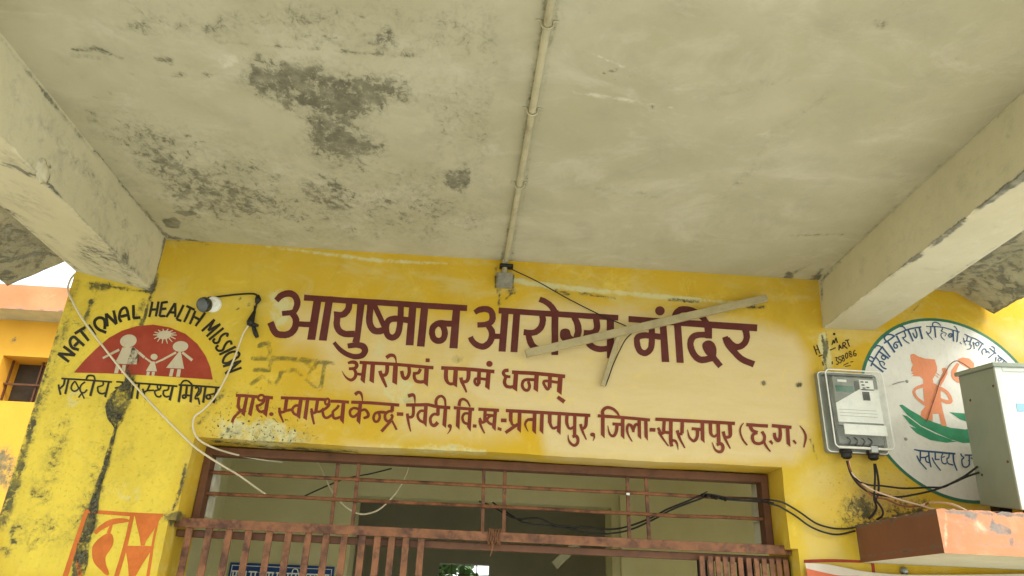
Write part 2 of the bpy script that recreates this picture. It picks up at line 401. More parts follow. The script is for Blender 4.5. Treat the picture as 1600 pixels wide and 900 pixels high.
# ------------------------------------------------------------------ front wall
H = 2.873
XL, XR = -1.418, 3.4
OX0, OX1, OZ = -0.892, 1.037, 2.169         # transom opening
LX0, LX1, LZ = -0.915, 1.062, 1.915         # the wider gate opening below it
WT = 0.24
def in_open(c):
    return (OX0 < c[0] < OX1 and LZ <= c[2] < OZ) or (LX0 < c[0] < LX1 and c[2] < LZ)
WALL = [
 ('lemon','poly',1,[(118,423),(240,440),(235,470),(300,640),(303,684),(262,812),(240,900),(0,900),(0,700)],16),
 ('lemon','poly',.55,[(240,430),(420,430),(420,700),(300,690),(230,560)],40),
 ('lemon','poly',.45,[(1285,715),(1420,720),(1480,800),(1330,830),(1345,900),(1238,900),(1225,740),(1262,700)],22),
 ('cream','poly',1,[(700,600),(735,555),(770,505),(840,474),(980,482),(1190,505),(1240,525),(1262,560),(1270,650),(1262,700),(1240,722),(1000,726),(855,712),(835,660),(770,640)],30),
 ('cream','poly',.56,[(430,455),(560,462),(740,485),(800,500),(830,700),(700,705),(600,690),(600,640),(520,620),(480,560),(430,560)],34),
 ('cream','poly',.55,[(520,680),(620,690),(640,715),(540,708)],14),
 ('cream','poly',.5,[(1500,470),(1560,495),(1640,470),(1640,600),(1560,560)],30), ('cream','poly',.42,[(1285,715),(1420,720),(1480,800),(1330,830),(1345,900),(1238,900),(1225,740),(1262,700)],30),  # end patch beyond the eave: bright skylight painted in as cream
 ('speckle','poly',1,[(318,655),(360,640),(470,650),(492,680),(440,708),(320,698)],14), ('speckle','poly',.55,[(300,600),(420,600),(480,650),(470,700),(300,690)],24), ('speckle','poly',.2,[(60,480),(240,470),(290,700),(250,860),(0,890),(20,760)],30), ('speckle','poly',.8,[(1308,795),(1325,772),(1372,764),(1440,778),(1450,800),(1340,826),(1310,826)],12), ('speckle','poly',.5,[(1290,750),(1400,745),(1450,780),(1310,830)],24),
 # whitewash showing through
 ('pale','line',.9,[(800,437),(860,447),(960,457),(1060,466),(1180,476)],[10,11,9,9,5],5),
 ('pale','line',.75,[(415,385),(520,398),(600,408),(700,412)],[6,8,9,5],6),
 ('pale','poly',.75,[(418,450),(450,448),(470,480),(440,520),(425,540),(415,480)],12),
 ('pale','poly',.5,[(575,520),(610,525),(612,560),(585,565),(570,545)],8),
 ('pale','poly',.65,[(600,585),(650,590),(660,625),(620,640),(595,615)],8),
 ('pale','poly',.75,[(590,690),(640,695),(700,690),(760,700),(760,715),(660,712),(595,702)],8),
 ('pale','poly',.8,[(340,650),(420,650),(470,670),(480,692),(420,706),(335,690)],12),
 ('pale','poly',.95,[(1278,522),(1291,518),(1298,545),(1303,572),(1287,580),(1283,560),(1277,545)],4),
 ('pale','blob',.5,110,620,35,25), ('pale','blob',.5,205,770,30,22), ('pale','poly',.35,[(90,640),(150,620),(160,700),(120,760),(85,740)],14),
 # ghosts of an older inscription
 ('ghost','line',.9,[(395,560),(450,560),(520,568)],9,3), ('ghost','line',.9,[(405,540),(420,536),(424,560),(420,578),(398,578)],9,3),
 ('ghost','line',.8,[(392,600),(410,588),(422,598)],8,3), ('ghost','line',.8,[(432,600),(440,580),(462,578),(470,586)],8,3),
 ('ghost','line',.8,[(478,568),(490,578),(496,562),(482,586),(478,594),(494,606),(504,604)],7,3), ('ghost','line',.8,[(508,568),(504,592),(500,610)],8,3),
 ('ghost','line',.5,[(434,590),(436,608)],6,3), ('ghost','line',.4,[(545,600),(550,618)],8,4), ('ghost','line',.4,[(590,530),(606,535),(606,552),(590,555)],6,4),
 ('ghost','blob',.55,715,560,14,10), ('ghost','blob',.45,725,590,12,12), ('ghost','blob',.45,700,700,30,9), ('ghost','blob',.5,640,625,16,14),
 # the black seepage crack between pier and wall, and moss
 ('dirt_shade','line',.9,[(246,428),(240,450),(232,478),(224,500),(215,525)],[5,5,4,5,7],4),
 ('dirt_shade','poly',.8,[(206,545),(215,552),(212,590),(206,625),(196,652),(181,670),(168,652),(165,630),(176,612),(192,598),(199,570)],4),
 ('dirt_shade','line',.72,[(180,668),(174,695),(166,730),(152,770),(142,796)],[6,9,12,12,16],8),
 ('dirt_shade','line',.85,[(142,796),(140,815),(128,850),(118,900)],[20,26,24,22],12),
 ('dirt_shade','line',.36,[(160,700),(150,760),(120,830)],[24,34,50],16), ('dirt_shade','poly',.16,[(90,530),(250,640),(290,700),(250,860),(0,900),(0,830),(60,640)],20),
 ('dirt_shade','line',.86,[(90,515),(78,560),(62,620),(40,700),(18,770),(0,815)],[4,9,11,14,20,26],12),
 ('dirt_shade','blob',.85,156,447,20,7), ('dirt_shade','line',.5,[(120,440),(104,500),(84,570),(60,640)],[10,14,16,20],14), ('dirt_shade','line',.42,[(150,450),(140,490),(130,520)],[12,8,4],8), ('dirt_shade','line',.4,[(225,470),(205,520)],[10,14],8), ('dirt_shade','line',.9,[(150,444),(200,452),(238,456)],[6,4,6],4), ('dirt_shade','line',.8,[(142,470),(138,490),(132,500)],7,5),
 ('dirt_shade','line',.55,[(108,498),(124,508)],5,4),
 ('dirt_shade','line',.8,[(262,374),(310,376),(330,384)],3,3),
 ('dirt_shade','line',.9,[(291,725),(284,760),(270,798)],[7,7,4],4), ('dirt_shade','blob',1.2,272,808,20,8),
 ('dirt_shade','poly',.34,[(330,668),(420,655),(480,675),(500,692),(430,700),(330,692)],12),
 ('dirt_shade','poly',.2,[(370,590),(470,640),(470,690),(330,690),(310,640)],20),
 ('dirt_shade','line',.75,[(330,690),(420,700),(560,706)],6,5),
 ('dirt_shade','poly',.7,[(1312,800),(1325,776),(1350,768),(1372,790),(1378,806),(1340,822),(1312,826)],12),
 ('dirt_shade','poly',.55,[(1372,790),(1400,770),(1450,780),(1462,800),(1380,808)],10),
 ('dirt_shade','line',.9,[(1330,822),(1400,806),(1440,798)],6,5),
 ('dirt_shade','line',.8,[(868,454),(890,460)],4,2), ('dirt_shade','line',.7,[(905,458),(960,466)],4,3), ('dirt_shade','line',.8,[(1045,468),(1092,471)],5,3), ('dirt_shade','line',.8,[(1168,480),(1194,480)],6,3),
 ('dirt_shade','blob',1.2,1193,598,4,4), ('dirt_shade','blob',1.1,1248,601,5,4), ('dirt_shade','line',.8,[(1265,686),(1272,700),(1276,718)],3,2),  # leading blobs paint the dark inside of small wall holes
 ('dirt_shade','blob',1.0,1291,540,3,20), ('dirt_shade','line',1.1,[(1285,525),(1289,545),(1288,560),(1291,580)],4,3),
 ('dirt_shade','blob',.9,375,467,2.5,2.5), ('dirt_shade','blob',.9,389,476,2.5,2.5), ('dirt_shade','blob',.9,371,483,2.5,2.5),
 ('dirt_shade','blob',.9,20,830,6,5), ('dirt_shade','blob',.9,21,846,5,5), ('dirt_shade','blob',.8,8,862,10,8),
 ('dirt_shade','line',.45,[(100,660),(85,720),(60,780)],[26,30,34],20), ('dirt_shade','blob',.5,85,680,16,12), ('dirt_shade','blob',.45,55,830,40,30),
 ('dirt_shade','blob',.5,270,560,20,12), ('dirt_shade','line',.5,[(352,610),(330,640),(312,660)],8,6),
 ('dirt_shade','line',.9,[(775,418),(774,445),(780,462)],4,3), ('dirt_shade','line',.9,[(802,430),(800,458),(790,468)],4,3), ('dirt_shade','line',.7,[(782,452),(780,476)],5,4), ('dirt_shade','blob',.9,798,455,8,5),  # dark lines down the sides of the junction box and below it
 ('dirt_shade','line',.5,[(1340,515),(1400,518),(1440,470)],2,3), ('dirt_shade','blob',.6,1232,432,8,4),
]
def wall_disp(co, px):
    co = co.copy(); on = np.abs(co[:,1]) < 1e-4
    edge = ((np.abs(co[:,2]-OZ) < .002) | (np.abs(co[:,0]-OX0) < .002) | (np.abs(co[:,0]-OX1) < .002) | (np.abs(co[:,0]-LX0) < .002)) & (co[:,2] < OZ+.003) & (co[:,0] > -1) & (co[:,0] < 1.1)
    n = np.sin(co[:,0]*7.3+1)+np.sin(co[:,2]*11+2)+.5*np.sin(co[:,0]*19+co[:,2]*17)+.22*np.sin(co[:,0]*61+co[:,2]*80)
    co[edge,0] += (.0016*n)[edge]; co[edge,2] += (.0016*n)[edge]
    return co
st = .0078
def cuts(*a):                                   # panels whose grids meet along the opening's edges
    return list(zip(a[:-1], a[1:]))
wp = []
zs, xs = (0.9, LZ, OZ, H+.02), (XL, LX0, OX0, OX1, LX1, 2.1, XR)
for z0, z1 in cuts(*zs):
    for x0, x1 in cuts(*xs):
        c = ((x0+x1)/2, 0, (z0+z1)/2)
        if in_open(c): continue
        wp.append(((x0,0,z0), (x1-x0,0,0), (0,0,z1-z0), st if x0 < 2 else .05))
for x0, x1 in cuts(*xs):
    if not in_open(((x0+x1)/2, 0, .5)): wp.append(((x0,0,0), (x1-x0,0,0), (0,0,.9), .1))
wp += [((XL,0,H+.02),(XR-XL,0,0),(0,0,.5),.2)]
wp += [((XL,WT,0),(0,-WT,0),(0,0,H+.52),.05)]                                   # end of the wall
wp += [((OX0,0,LZ),(0,WT,0),(0,0,OZ-LZ),.01), ((OX1,WT,LZ),(0,-WT,0),(0,0,OZ-LZ),.01), ((OX0,0,OZ),(0,WT,0),(OX1-OX0,0,0),.0125)]
wp += [((LX0,0,0),(0,WT,0),(0,0,LZ),.03), ((LX1,WT,0),(0,-WT,0),(0,0,LZ),.03), ((LX0,WT,LZ),(0,-WT,0),(OX0-LX0,0,0),.01), ((OX1,WT,LZ),(0,-WT,0),(LX1-OX1,0,0),.01)]
wp += [((XL,WT,0),(LX0-XL,0,0),(0,0,H+.52),.3), ((LX1,WT,0),(XR-LX1,0,0),(0,0,H+.52),.3), ((LX0,WT,OZ),(LX1-LX0,0,0),(0,0,H+.52-OZ),.3)]
wall = patches('facade_wall', wp, WALL, M['wall'], disp=wall_disp)
tag(wall, 'yellow plastered front wall with painted red Hindi heading above the brown gate', 'wall')
# unpainted plaster on the inner part of the jambs
for x0, x1 in ((OX0+.001, OX0+.030), (OX1-.022, OX1-.001)):
    j = MB()
    for z0, z1, e in ((LZ+.03,LZ+.10,.0),(LZ+.101,LZ+.17,.004),(LZ+.171,OZ-.004,-.003)): j.box(x0 if x0 < 0 else x0-e, x1+e if x0 < 0 else x1, .175, .236, z0, z1)
    j.build('jamb_plaster', M['chalk'], wall, bevel=.003)

# ------------------------------------------------------------------ porch canopy
canopy = empty('porch_canopy', (0,0,H), 'whitewashed concrete porch ceiling with mould patches between two deep beams', 'canopy')
CE = [
 ('dirt_shade','poly',.40,[(190,170),(420,230),(470,280),(700,250),(740,320),(700,380),(300,368),(200,270),(120,170)],40), ('dirt_shade','poly',.32,[(180,0),(780,0),(790,110),(640,100),(340,64),(180,60)],30), ('dirt_shade','poly',.27,[(640,100),(780,110),(790,400),(700,390),(660,260)],40), ('dirt_shade','poly',.13,[(880,240),(1240,180),(1220,420),(830,400)],50),
 ('dirt_shade','poly',.78,[(370,98),(395,90),(425,94),(470,92),(520,98),(552,112),(580,118),(610,112),(642,130),(648,162),(612,164),(596,178),(565,180),(548,196),(575,212),(600,220),(605,234),(578,248),(572,265),(540,262),(505,250),(478,238),(468,215),(484,196),(470,176),(440,165),(405,148),(376,124)],20),
 ('dirt_shade','poly',.5,[(400,90),(560,104),(648,130),(640,168),(560,192),(606,228),(575,262),(480,240),(480,190)],34),
 ('pale','poly',.7,[(338,84),(372,78),(376,98),(350,112),(336,98)],6),
 ('dirt_shade','poly',.62,[(206,200),(250,205),(292,240),(340,252),(385,268),(400,285),(440,300),(450,345),(380,352),(310,345),(262,318),(228,268)],23),
 ('dirt_shade','poly',.62,[(215,215),(245,218),(262,240),(300,252),(310,280),(270,272),(230,250)],17),
 ('dirt_shade','poly',.55,[(270,255),(340,262),(385,268),(380,278),(330,285),(285,275)],16),
 ('dirt_shade','poly',.55,[(270,300),(330,305),(400,320),(400,342),(330,338),(280,325)],19),
 ('dirt_shade','poly',.64,[(468,285),(500,275),(540,284),(566,296),(572,318),(545,340),(515,336),(480,310)],17),
 ('dirt_shade','poly',.8,[(698,264),(736,263),(738,285),(722,306),(704,300),(696,284)],5),
 ('dirt_shade','poly',.5,[(598,272),(640,266),(660,285),(650,305),(615,300)],16), ('dirt_shade','poly',.5,[(660,272),(682,270),(684,296),(664,294)],14),
 ('dirt_shade','poly',.5,[(586,324),(628,322),(640,340),(600,346)],15), ('dirt_shade','poly',.5,[(650,350),(684,350),(684,364),(656,362)],14), ('dirt_shade','poly',.42,[(480,335),(560,332),(580,345),(500,352)],6),
 ('dirt_shade','poly',.6,[(196,30),(220,14),(262,30),(258,48),(215,55)],17), ('dirt_shade','poly',.66,[(300,38),(350,30),(360,40),(345,54),(316,48)],15),
 ('dirt_shade','blob',0.505,480,56,10,6), ('dirt_shade','blob',.6,600,60,24,18),
 ('dirt_shade','line',.55,[(340,66),(400,72),(470,74),(560,82),(645,86)],[3,4,4,6,8],5), ('dirt_shade','line',.35,[(645,86),(780,98)],4,6),
 ('dirt_shade','poly',.9,[(240,90),(262,86),(272,92),(270,104),(262,98),(248,98)],3), ('dirt_shade','blob',0.65,279,117,12,5), ('dirt_shade','blob',0.58,324,116,9,5), ('dirt_shade','line',.7,[(112,78),(150,76),(192,92)],[5,8,5],5),
 ('dirt_shade','line',.5,[(110,86),(170,92)],6,6), ('dirt_shade','blob',0.58,206,116,3,3), ('dirt_shade','blob',0.58,172,145,3,3), ('dirt_shade','blob',0.58,150,152,4,3), ('dirt_shade','blob',0.58,734,134,3,3),
 ('dirt_shade','poly',1.9,[(254,345),(270,340),(280,346),(278,356),(260,354)],3), ('dirt_shade','poly',1.8,[(270,331),(300,330),(310,334),(290,337)],2),
 ('dirt_shade','line',.85,[(0,62),(90,170),(150,240),(215,318),(261,370)],[5,4,3,4,7],4), ('dirt_shade','line',.9,[(261,370),(300,376),(330,383)],[6,4,2],3),  # dark outline along the beam and wall joints of the ceiling
 ('dirt_shade','line',.35,[(330,382),(500,396),(780,412)],4,4), ('dirt_shade','line',.45,[(330,382),(560,400)],3,3),
 ('dirt_shade','line',.6,[(852,0),(838,90),(826,180),(812,290),(784,408)],[10,10,9,7,5],5), ('dirt_shade','line',.5,[(872,0),(860,60),(842,180),(800,400)],[6,8,3,3],4),  # dark lines along both sides of the conduit
 ('dirt_shade','line',.85,[(937,117),(950,113),(966,109)],[2,3,5],2), ('dirt_shade','blob',0.505,1196,130,16,7), ('dirt_shade','line',.3,[(1120,150),(1190,132),(1240,122)],[8,12,8],10), ('dirt_shade','blob',0.50,1376,38,13,8),  # leading line is a twig and its shadow painted flat
 ('dirt_shade','blob',0.65,1020,168,5,4), ('pale','line',.8,[(893,144),(925,148),(975,156),(1050,168)],[6,8,8,6],8), ('pale','line',.7,[(908,76),(950,94),(980,108)],[4,5,6],5),
 ('pale','line',.4,[(960,100),(1100,150),(1220,220)],[30,60,90],40), ('pale','poly',.4,[(900,20),(1300,20),(1300,120),(1000,90)],60),
 ('dirt_shade','line',.3,[(1100,330),(1180,260),(1210,200)],[6,20,8],16), ('dirt_shade','line',.28,[(900,290),(980,300),(1040,312)],[10,20,10],12), ('dirt_shade','line',.25,[(1200,220),(1300,140)],[20,20],20),
 ('dirt_shade','poly',1.2,[(1260,438),(1275,428),(1284,420),(1283,440)],4), ('dirt_shade','poly',1.0,[(1222,436),(1232,424),(1240,430),(1236,438)],3), ('dirt_shade','line',.6,[(1236,430),(1270,410),(1290,396)],[4,4,3],4), ('dirt_shade','line',.5,[(1236,368),(1320,366)],[3,4],3),
 ('dirt_shade','line',.6,[(1284,438),(1340,380),(1440,286),(1600,142)],[5,3,3,3],4),  # dark outline along the joint with the other beam
]
YF = -2.3
patches('slab', [((-1.6,YF,H),(3.2,0,0),(0,2.3,0),.009),((-1.6,YF,H+.13),(0,2.3,0),(3.2,0,0),.5),((-1.6,YF,H),(0,0,.13),(3.2,0,0),.13)], CE, M['ceil'], canopy)
def beam(name, corners, shapes, mat):
    # corners: cross-section at the wall, counter-clockwise from inner top: (x,z)
    c = [np.array((x, 0, z)) for x, z in corners]; d = np.array((0, YF, 0)); pl = []
    for a, b in zip(c[:-1], c[1:]): pl.append((a, b-a, d, .011))
    pl.append((c[0]+d, c[3]-c[0], c[1]-c[0], .05))
    def disp(co, px):
        e = np.linalg.norm(co[:,[0,2]]-np.array(corners[1]), axis=1) < .006
        n = np.sin(co[:,1]*31)+.8*np.sin(co[:,1]*77+1)+.6*np.sin(co[:,1]*143+2)
        co = co.copy(); co[e,2] += np.abs(n[e])*.0028; return co
    return patches(name, pl, shapes, mat, canopy, disp=disp)
BL = [('dirt_shade','line',.95,[(0,257),(25,261),(44,273),(58,273),(73,287),(100,316)],[3,4,4,4,5,2],3), ('dirt_shade','line',.75,[(38,250),(50,258),(56,268)],[2,4,3],3),
 ('dirt_shade','line',.9,[(70,247),(78,260),(77,278),(72,286)],[2,3,4,4],2), ('dirt_shade','line',.5,[(100,316),(150,365),(215,425),(240,452)],[3,4,5,4],5),  # dark outline down one side of the plaster lump, then a thin edge line
 ('dirt_shade','line',1.2,[(261,370),(255,400),(247,430),(238,456)],[9,8,8,9],4), ('pale','poly',.5,[(0,80),(60,140),(200,320),(150,330),(0,180)],30), ('dirt_shade','line',.34,[(60,180),(140,280),(220,370)],[20,30,24],20), ('dirt_shade','poly',.2,[(0,60),(260,370),(240,456),(0,215)],20), ('dirt_shade','line',.6,[(0,62),(90,170),(150,240),(215,318),(261,370)],[5,5,4,4,6],4),
 ('dirt_shade','blob',.55,196,350,8,12), ('dirt_shade','line',.55,[(120,360),(160,400),(200,440),(238,456)],[8,10,8,6],10), ('dirt_shade','line',.9,[(200,452),(240,456)],4,4),
 ('dirt_shade','line',.6,[(0,318),(50,360),(107,410),(130,430)],[5,4,4,6],5), ('dirt_shade','poly',.45,[(130,350),(200,390),(240,440),(150,430),(110,400)],12), ('dirt_shade','blob',.9,155,446,28,7), ('dirt_shade','line',.4,[(20,330),(90,380)],[8,6],8),
 ('dirt_shade','blob',.5,66,218,5,6), ('dirt_shade','poly',.4,[(0,200),(40,240),(60,280),(0,256)],8), ('dirt_shade','poly',.4,[(0,280),(60,300),(90,350),(0,310)],20)]
BR = [('dirt_shade','poly',.16,[(1284,440),(1600,142),(1600,266),(1286,514)],20), ('pale','poly',.45,[(1367,517),(1600,350),(1600,290),(1330,500)],16), ('dirt_shade','poly',.14,[(1367,517),(1600,350),(1600,290),(1290,515)],16), ('dirt_shade','line',1.1,[(1610,266),(1570,296),(1525,330)],[16,12,4],3), ('dirt_shade','line',1.1,[(1507,344),(1480,366),(1455,385)],[7,6,4],3), ('dirt_shade','line',1.0,[(1440,398),(1420,410),(1404,424)],[7,6,3],3),
 ('pale','line',1,[(1590,285),(1560,306),(1530,328)],[4,6,4],3), ('dirt_shade','line',.5,[(1404,424),(1340,470),(1286,513)],3,3), ('dirt_shade','line',.4,[(1284,442),(1284,514)],4,4),
 ('dirt_shade','line',.6,[(1284,438),(1340,380),(1440,286),(1600,142)],[5,3,3,3],4), ('dirt_shade','blob',.7,1502,230,4,4), ('dirt_shade','blob',.8,1548,186,5,4), ('dirt_shade','blob',.5,1575,214,3,3),
 ('dirt_shade','line',.4,[(1370,518),(1460,452),(1600,352)],3,4)]
beam('beam', [(-1.1405,H),(-1.142,2.668),(-1.418,2.727),(-1.42,H)], BL, M['beam'])
beam('beam', [(1.258,H),(1.248,2.678),(1.442,2.684),(1.444,H)], BR, M['beam'])
# lump of plaster stuck on the left beam
lp = U(0,0,0); c = UX(66,267,-1.142)
bm = bmesh.new(); bmesh.ops.create_icosphere(bm, subdivisions=3, radius=1)
for v in bm.verts:
    n = 1+.18*math.sin(v.co.x*7+v.co.y*5)+.12*math.sin(v.co.z*11)
    v.co = Vector((c[0]+v.co.x*.008*n, c[1]+v.co.y*.026*n, c[2]+v.co.z*.028*n-.3*v.co.y*.026))
me = bpy.data.meshes.new('plaster_lump'); bm.to_mesh(me); bm.free(); me.polygons.foreach_set('use_smooth',[True]*len(me.polygons))
link('plaster_lump', me, M['beam'], canopy)
def eave(prof, shapes):
    pl = []
    for a, b in zip(prof[:-1], prof[1:]):
        a3, b3 = np.array((a[0],-.02,a[1])), np.array((b[0],-.02,b[1]))
        pl.append((a3, b3-a3, np.array((0,YF+.02,0)), .012))
    top = [(x, z+.07) for x, z in prof]
    a3, b3 = np.array((prof[-1][0],-.02,prof[-1][1])), np.array((top[-1][0],-.02,top[-1][1]))
    pl.append((a3, b3-a3, np.array((0,YF+.02,0)), .012))
    for a, b, ta, tb in zip(prof[:-1], prof[1:], top[:-1], top[1:]):
        pl.append((np.array((a[0],-.02,a[1])), np.array((b[0]-a[0],0,b[1]-a[1])), np.array((0,0,.07)), .02))
        pl.append((np.array((ta[0],-.02,ta[1])), np.array((0,YF+.02,0)), np.array((tb[0]-ta[0],0,tb[1]-ta[1])), .2))
    def disp(co, px):
        n = np.sin(co[:,0]*90+co[:,1]*50)+np.sin(co[:,1]*83+co[:,0]*20)+.8*np.sin(co[:,1]*170+1)
        co = co.copy(); co[:,2] += n*.0010; return co
    return patches('eave', pl, shapes, M['eave'], canopy, disp=disp, smooth=False)
eave([(-1.42,2.775),(-1.445,2.757),(-1.616,2.650)], [('dirt_shade','poly',.45,[(0,330),(105,412),(12,446),(-40,440)],8), ('dirt_shade','line',.9,[(105,410),(12,446)],[3,6],3), ('dirt_shade','line',.8,[(0,410),(60,395),(90,400)],[6,8,4],4)])
eave([(1.444,2.858),(1.765,2.850),(1.898,2.771)], [('dirt_shade','poly',.5,[(1440,450),(1600,340),(1610,475),(1553,492),(1500,465)],10), ('dirt_shade','line',1,[(1500,465),(1553,491),(1600,464)],[2,6,8],3), ('dirt_shade','line',.8,[(1530,430),(1560,455),(1600,450)],[5,7,5],4)])

# ------------------------------------------------------------------ hall behind the gate
hall = empty('entrance_hall', (0,2,0), 'dim olive painted hall with a dark inner doorway behind the gate', 'hall')
BY = 1.9; DX0, DX1, DZ = -.631, .827, 2.263; HC = 2.455
def quadbox(mb, x0, x1, y0, y1, z0, z1): mb.box(x0, x1, y0, y1, z0, z1)
HX = -1.36
b = MB(); b.box(HX,DX0,BY,BY+.2,0,HC); b.box(DX1,3,BY,BY+.2,0,HC); b.box(DX0,DX1,BY,BY+.2,DZ,HC)
b.build('back_wall', M['olive'], hall)
b = MB(); b.box(HX,3,WT+.002,BY+.198,HC,HC+.12); b.build('hall_ceiling', M['ceil'], hall)
b = MB(); b.box(XL+.003,HX,WT+.002,5.7,0,2.9); b.build('side_wall', M['olive'], hall)
b = MB(); b.box(3,3.2,WT+.002,.45,0,2.9); b.box(3,3.2,1.75,5.7,0,2.9); b.box(3,3.2,.45,1.75,2.25,2.9); b.build('side_wall', M['olive'], hall, weld=1e-4)  # unseen opening added in this wall to let daylight into the hall
b = MB(); b.box(HX,3,WT+.002,5.5,.006,.02); b.build('hall_floor', M['concrete'], hall)  # unseen pale floor added to reflect daylight up into the hall
b = MB(); b.box(HX,3,BY+.2,5.5,2.75,2.87); b.build('inner_ceiling', M['ceil'], hall)
WX0, WX1, WZ0, WZ1 = -.251, .262, 1.25, 2.113
b = MB(); b.box(HX,WX0,5.5,5.7,0,2.75); b.box(WX1,3,5.5,5.7,0,2.75); b.box(WX0,WX1,5.5,5.7,WZ1,2.75); b.box(WX0,WX1,5.5,5.7,0,WZ0)
b.build('rear_wall', M['greywash'], hall)
b = MB(); b.box(.87,.95,BY-.05,BY-.002,0,2.33); b.build('pilaster', M['olive'], hall)
p0, p1 = U(853,886,3.2), U(906,862,3.2)
b = MB(); b.bar(U(866,884,3.2), U(905,845,3.2), .06, .06, (0,1,0)); b.build('stair_string', M['olive'], hall)
b = MB()
for x in np.linspace(WX0, WX1, 5): b.box(x-.004, x+.004, 5.56, 5.57, WZ0, WZ1)
for z in np.linspace(WZ0, WZ1, 10): b.box(WX0, WX1, 5.571, 5.579, z-.004, z+.004)
b.build('window_grille', M['raildark'], hall)
# shrub seen through that far window
sh = empty('shrub', (0,8,0), 'green shrub seen small through the far inner window', 'shrub')
b = MB()
for i in range(900):
    a = rng.normal(size=3); a /= np.linalg.norm(a); q = np.array((-.55,8.2,1.9))+a*rng.uniform(.35,1)**.5*np.array((.75,.6,1.1))
    d1 = rng.normal(size=3)*.06; d2 = rng.normal(size=3)*.06
    b.add([q-d1, q+d2, q+d1, q-d2], [(0,1,2,3)])
b.build('foliage', M['leaf'], sh)
b = MB(); b.tube([(-.55,8.2,0),(-.5,8.2,.8),(-.6,8.2,1.6)], [.05,.04,.02], 8, 4); b.build('stem', M['bark'], sh)

# ------------------------------------------------------------------ wing of the building at the back
wing = empty('side_wing', (-4,3,0), 'sunlit yellow wing with orange roof edge and small barred window', 'building')
WY = 3.0
qx0, qx1, qz0, qz1 = U(5,556,WY)[0], U(84,560,WY)[0], U(40,628,WY)[2], U(40,557,WY)[2]
wl = []
for x0, x1, z0, z1 in ((-9,qx0,0,3.7),(qx1,-2.0,0,3.7),(qx0,qx1,0,qz0),(qx0,qx1,qz1,3.7)):
    wl.append(((x0,WY,z0),(x1-x0,0,0),(0,0,z1-z0),.04))
rd = .22
wl += [((qx0,WY,qz0),(0,rd,0),(0,0,qz1-qz0),.05), ((qx1,WY+rd,qz0),(0,-rd,0),(0,0,qz1-qz0),.05), ((qx0,WY,qz1),(0,rd,0),(qx1-qx0,0,0),.05), ((qx0,WY+rd,qz0),(0,-rd,0),(qx1-qx0,0,0),.05)]
WM = plaster('wing_yellow', lin(222,170,62), lin(214,162,56), dirt_shade=(.07,.065,.04,1), mottle=.2)
patches('wall', wl, [('dirt_shade','poly',.8,[(-60,690),(20,700),(30,720),(20,760),(-60,800)],14), ('dirt_shade','blob',.8,22,532,4,2), ('dirt_shade','blob',.5,10,720,30,20)], WM, wing)
b = MB(); b.box(-9,-2.0,WY+rd+.02,WY+3,0,.05); b.box(-9,-2,WY+3,WY+3.2,0,3.7); b.box(-9,-8.9,WY+.2,WY+3,0,3.7); b.box(-2.12,-2.0,WY+.01,WY+3,0,3.7)
b.build('back_wall', M['olive'], wing)
fz0, fz1 = U(50,484.5,2.75)[2], U(50,446,2.75)[2]
patches('roof_edge', [((-9,2.75,fz0),(7,0,0),(0,0,fz1-fz0),.04),((-9,2.75,fz1),(7,0,0),(0,3.6,0),.5),((-2.0,2.75,fz0),(0,3.6,0),(0,0,fz1-fz0),.3)],
        [('pale','poly',.5,[(30,450),(100,452),(90,480),(60,470)],14), ('dirt_shade','line',.7,[(-20,481),(100,488)],3,3)], M['orange'], wing)
b = MB(); b.box(-9,-2.0,2.76,WY+3.2,fz0+.002,fz0+.05); b.build('soffit', M['ceil'], wing)
wf = MB()
gy = WY+.10
for t_ in (0,1):
    z = (qz0, qz1)[t_]
for z in (qz0+.012, (qz0*.55+qz1*.45)): wf.box(qx0, qx1, gy, gy+.015, z-.007, z+.007)
for k in (.02, .62, .70): wf.box(qx0+(qx1-qx0)*k-.006, qx0+(qx1-qx0)*k+.006, gy+.022, gy+.036, qz0, qz1)
wf.build('window_grille', M['raildark'], wing)
b = MB(); b.box(qx0-.05, qx1+.05, WY+rd+.002, WY+rd+.012, qz0-.05, qz1+.05); b.build('dark_window_back', simple('dim_interior', lin(70,62,50), .7), wing)  # dark sheet standing in for the dim inside of the window

# ------------------------------------------------------------------ gate and transom grille
gate = empty('entrance_gate', (0,0,0), 'rusty brown steel gate with barred leaves under an open transom grille', 'gate')
GY = .12
b = MB(); fw = .026
b.box(OX0+.002, OX0+fw, GY, GY+.05, LZ+.01, OZ-.002); b.box(OX1-fw, OX1-.002, GY, GY+.05, LZ+.01, OZ-.002); b.box(OX0+fw, OX1-fw, GY, GY+.05, OZ-fw-.004, OZ-.003)
b.build('transom_frame', M['raildark'], gate, bevel=.002)
def wob(a, c, amp=.0025):
    P = np.linspace(a, c, 14); P[1:-1,2] += rng.normal(size=12)*amp*.4; return P
for (a0, a1) in (((314,737),(1201,781)), ((306,770),(1207,812))):
    p, q = U(*a0, GY+.02), U(*a1, GY+.02); p[0], q[0] = OX0+.02, OX1-.02
    b = MB(); b.tube(wob(p, q), .0062, 8, 2); b.build('transom_rail', M['rail'], gate, smooth=40)
for a0, a1 in (((529.5,717),(517,822)),((562,719),(550,824)),((756,731),(754,834)),((789,732),(787,835)),((980,741),(983.5,841)),((1009,742),(1014.5,843))):
    p, q = U(*a0, GY+.035), U(*a1, GY+.035); p[2] = OZ-.02; q[2] = LZ+.0
    b = MB(); b.bar(p, q, .012, .009, (0,1,0)); b.build('transom_bar', M['rail'], gate, bevel=.0015)
HY = .045
hz1 = U(297,809,HY)[2]; hz0 = U(297,824,HY)[2]
b = MB(); b.box(LX0+.004, LX1-.004, HY, HY+.006, hz0, hz1); b.box(LX0+.004, LX1-.004, HY+.006, GY+.05, hz1-.006, hz1)
b.build('header_rail', M['rail'], gate, bevel=.0015)
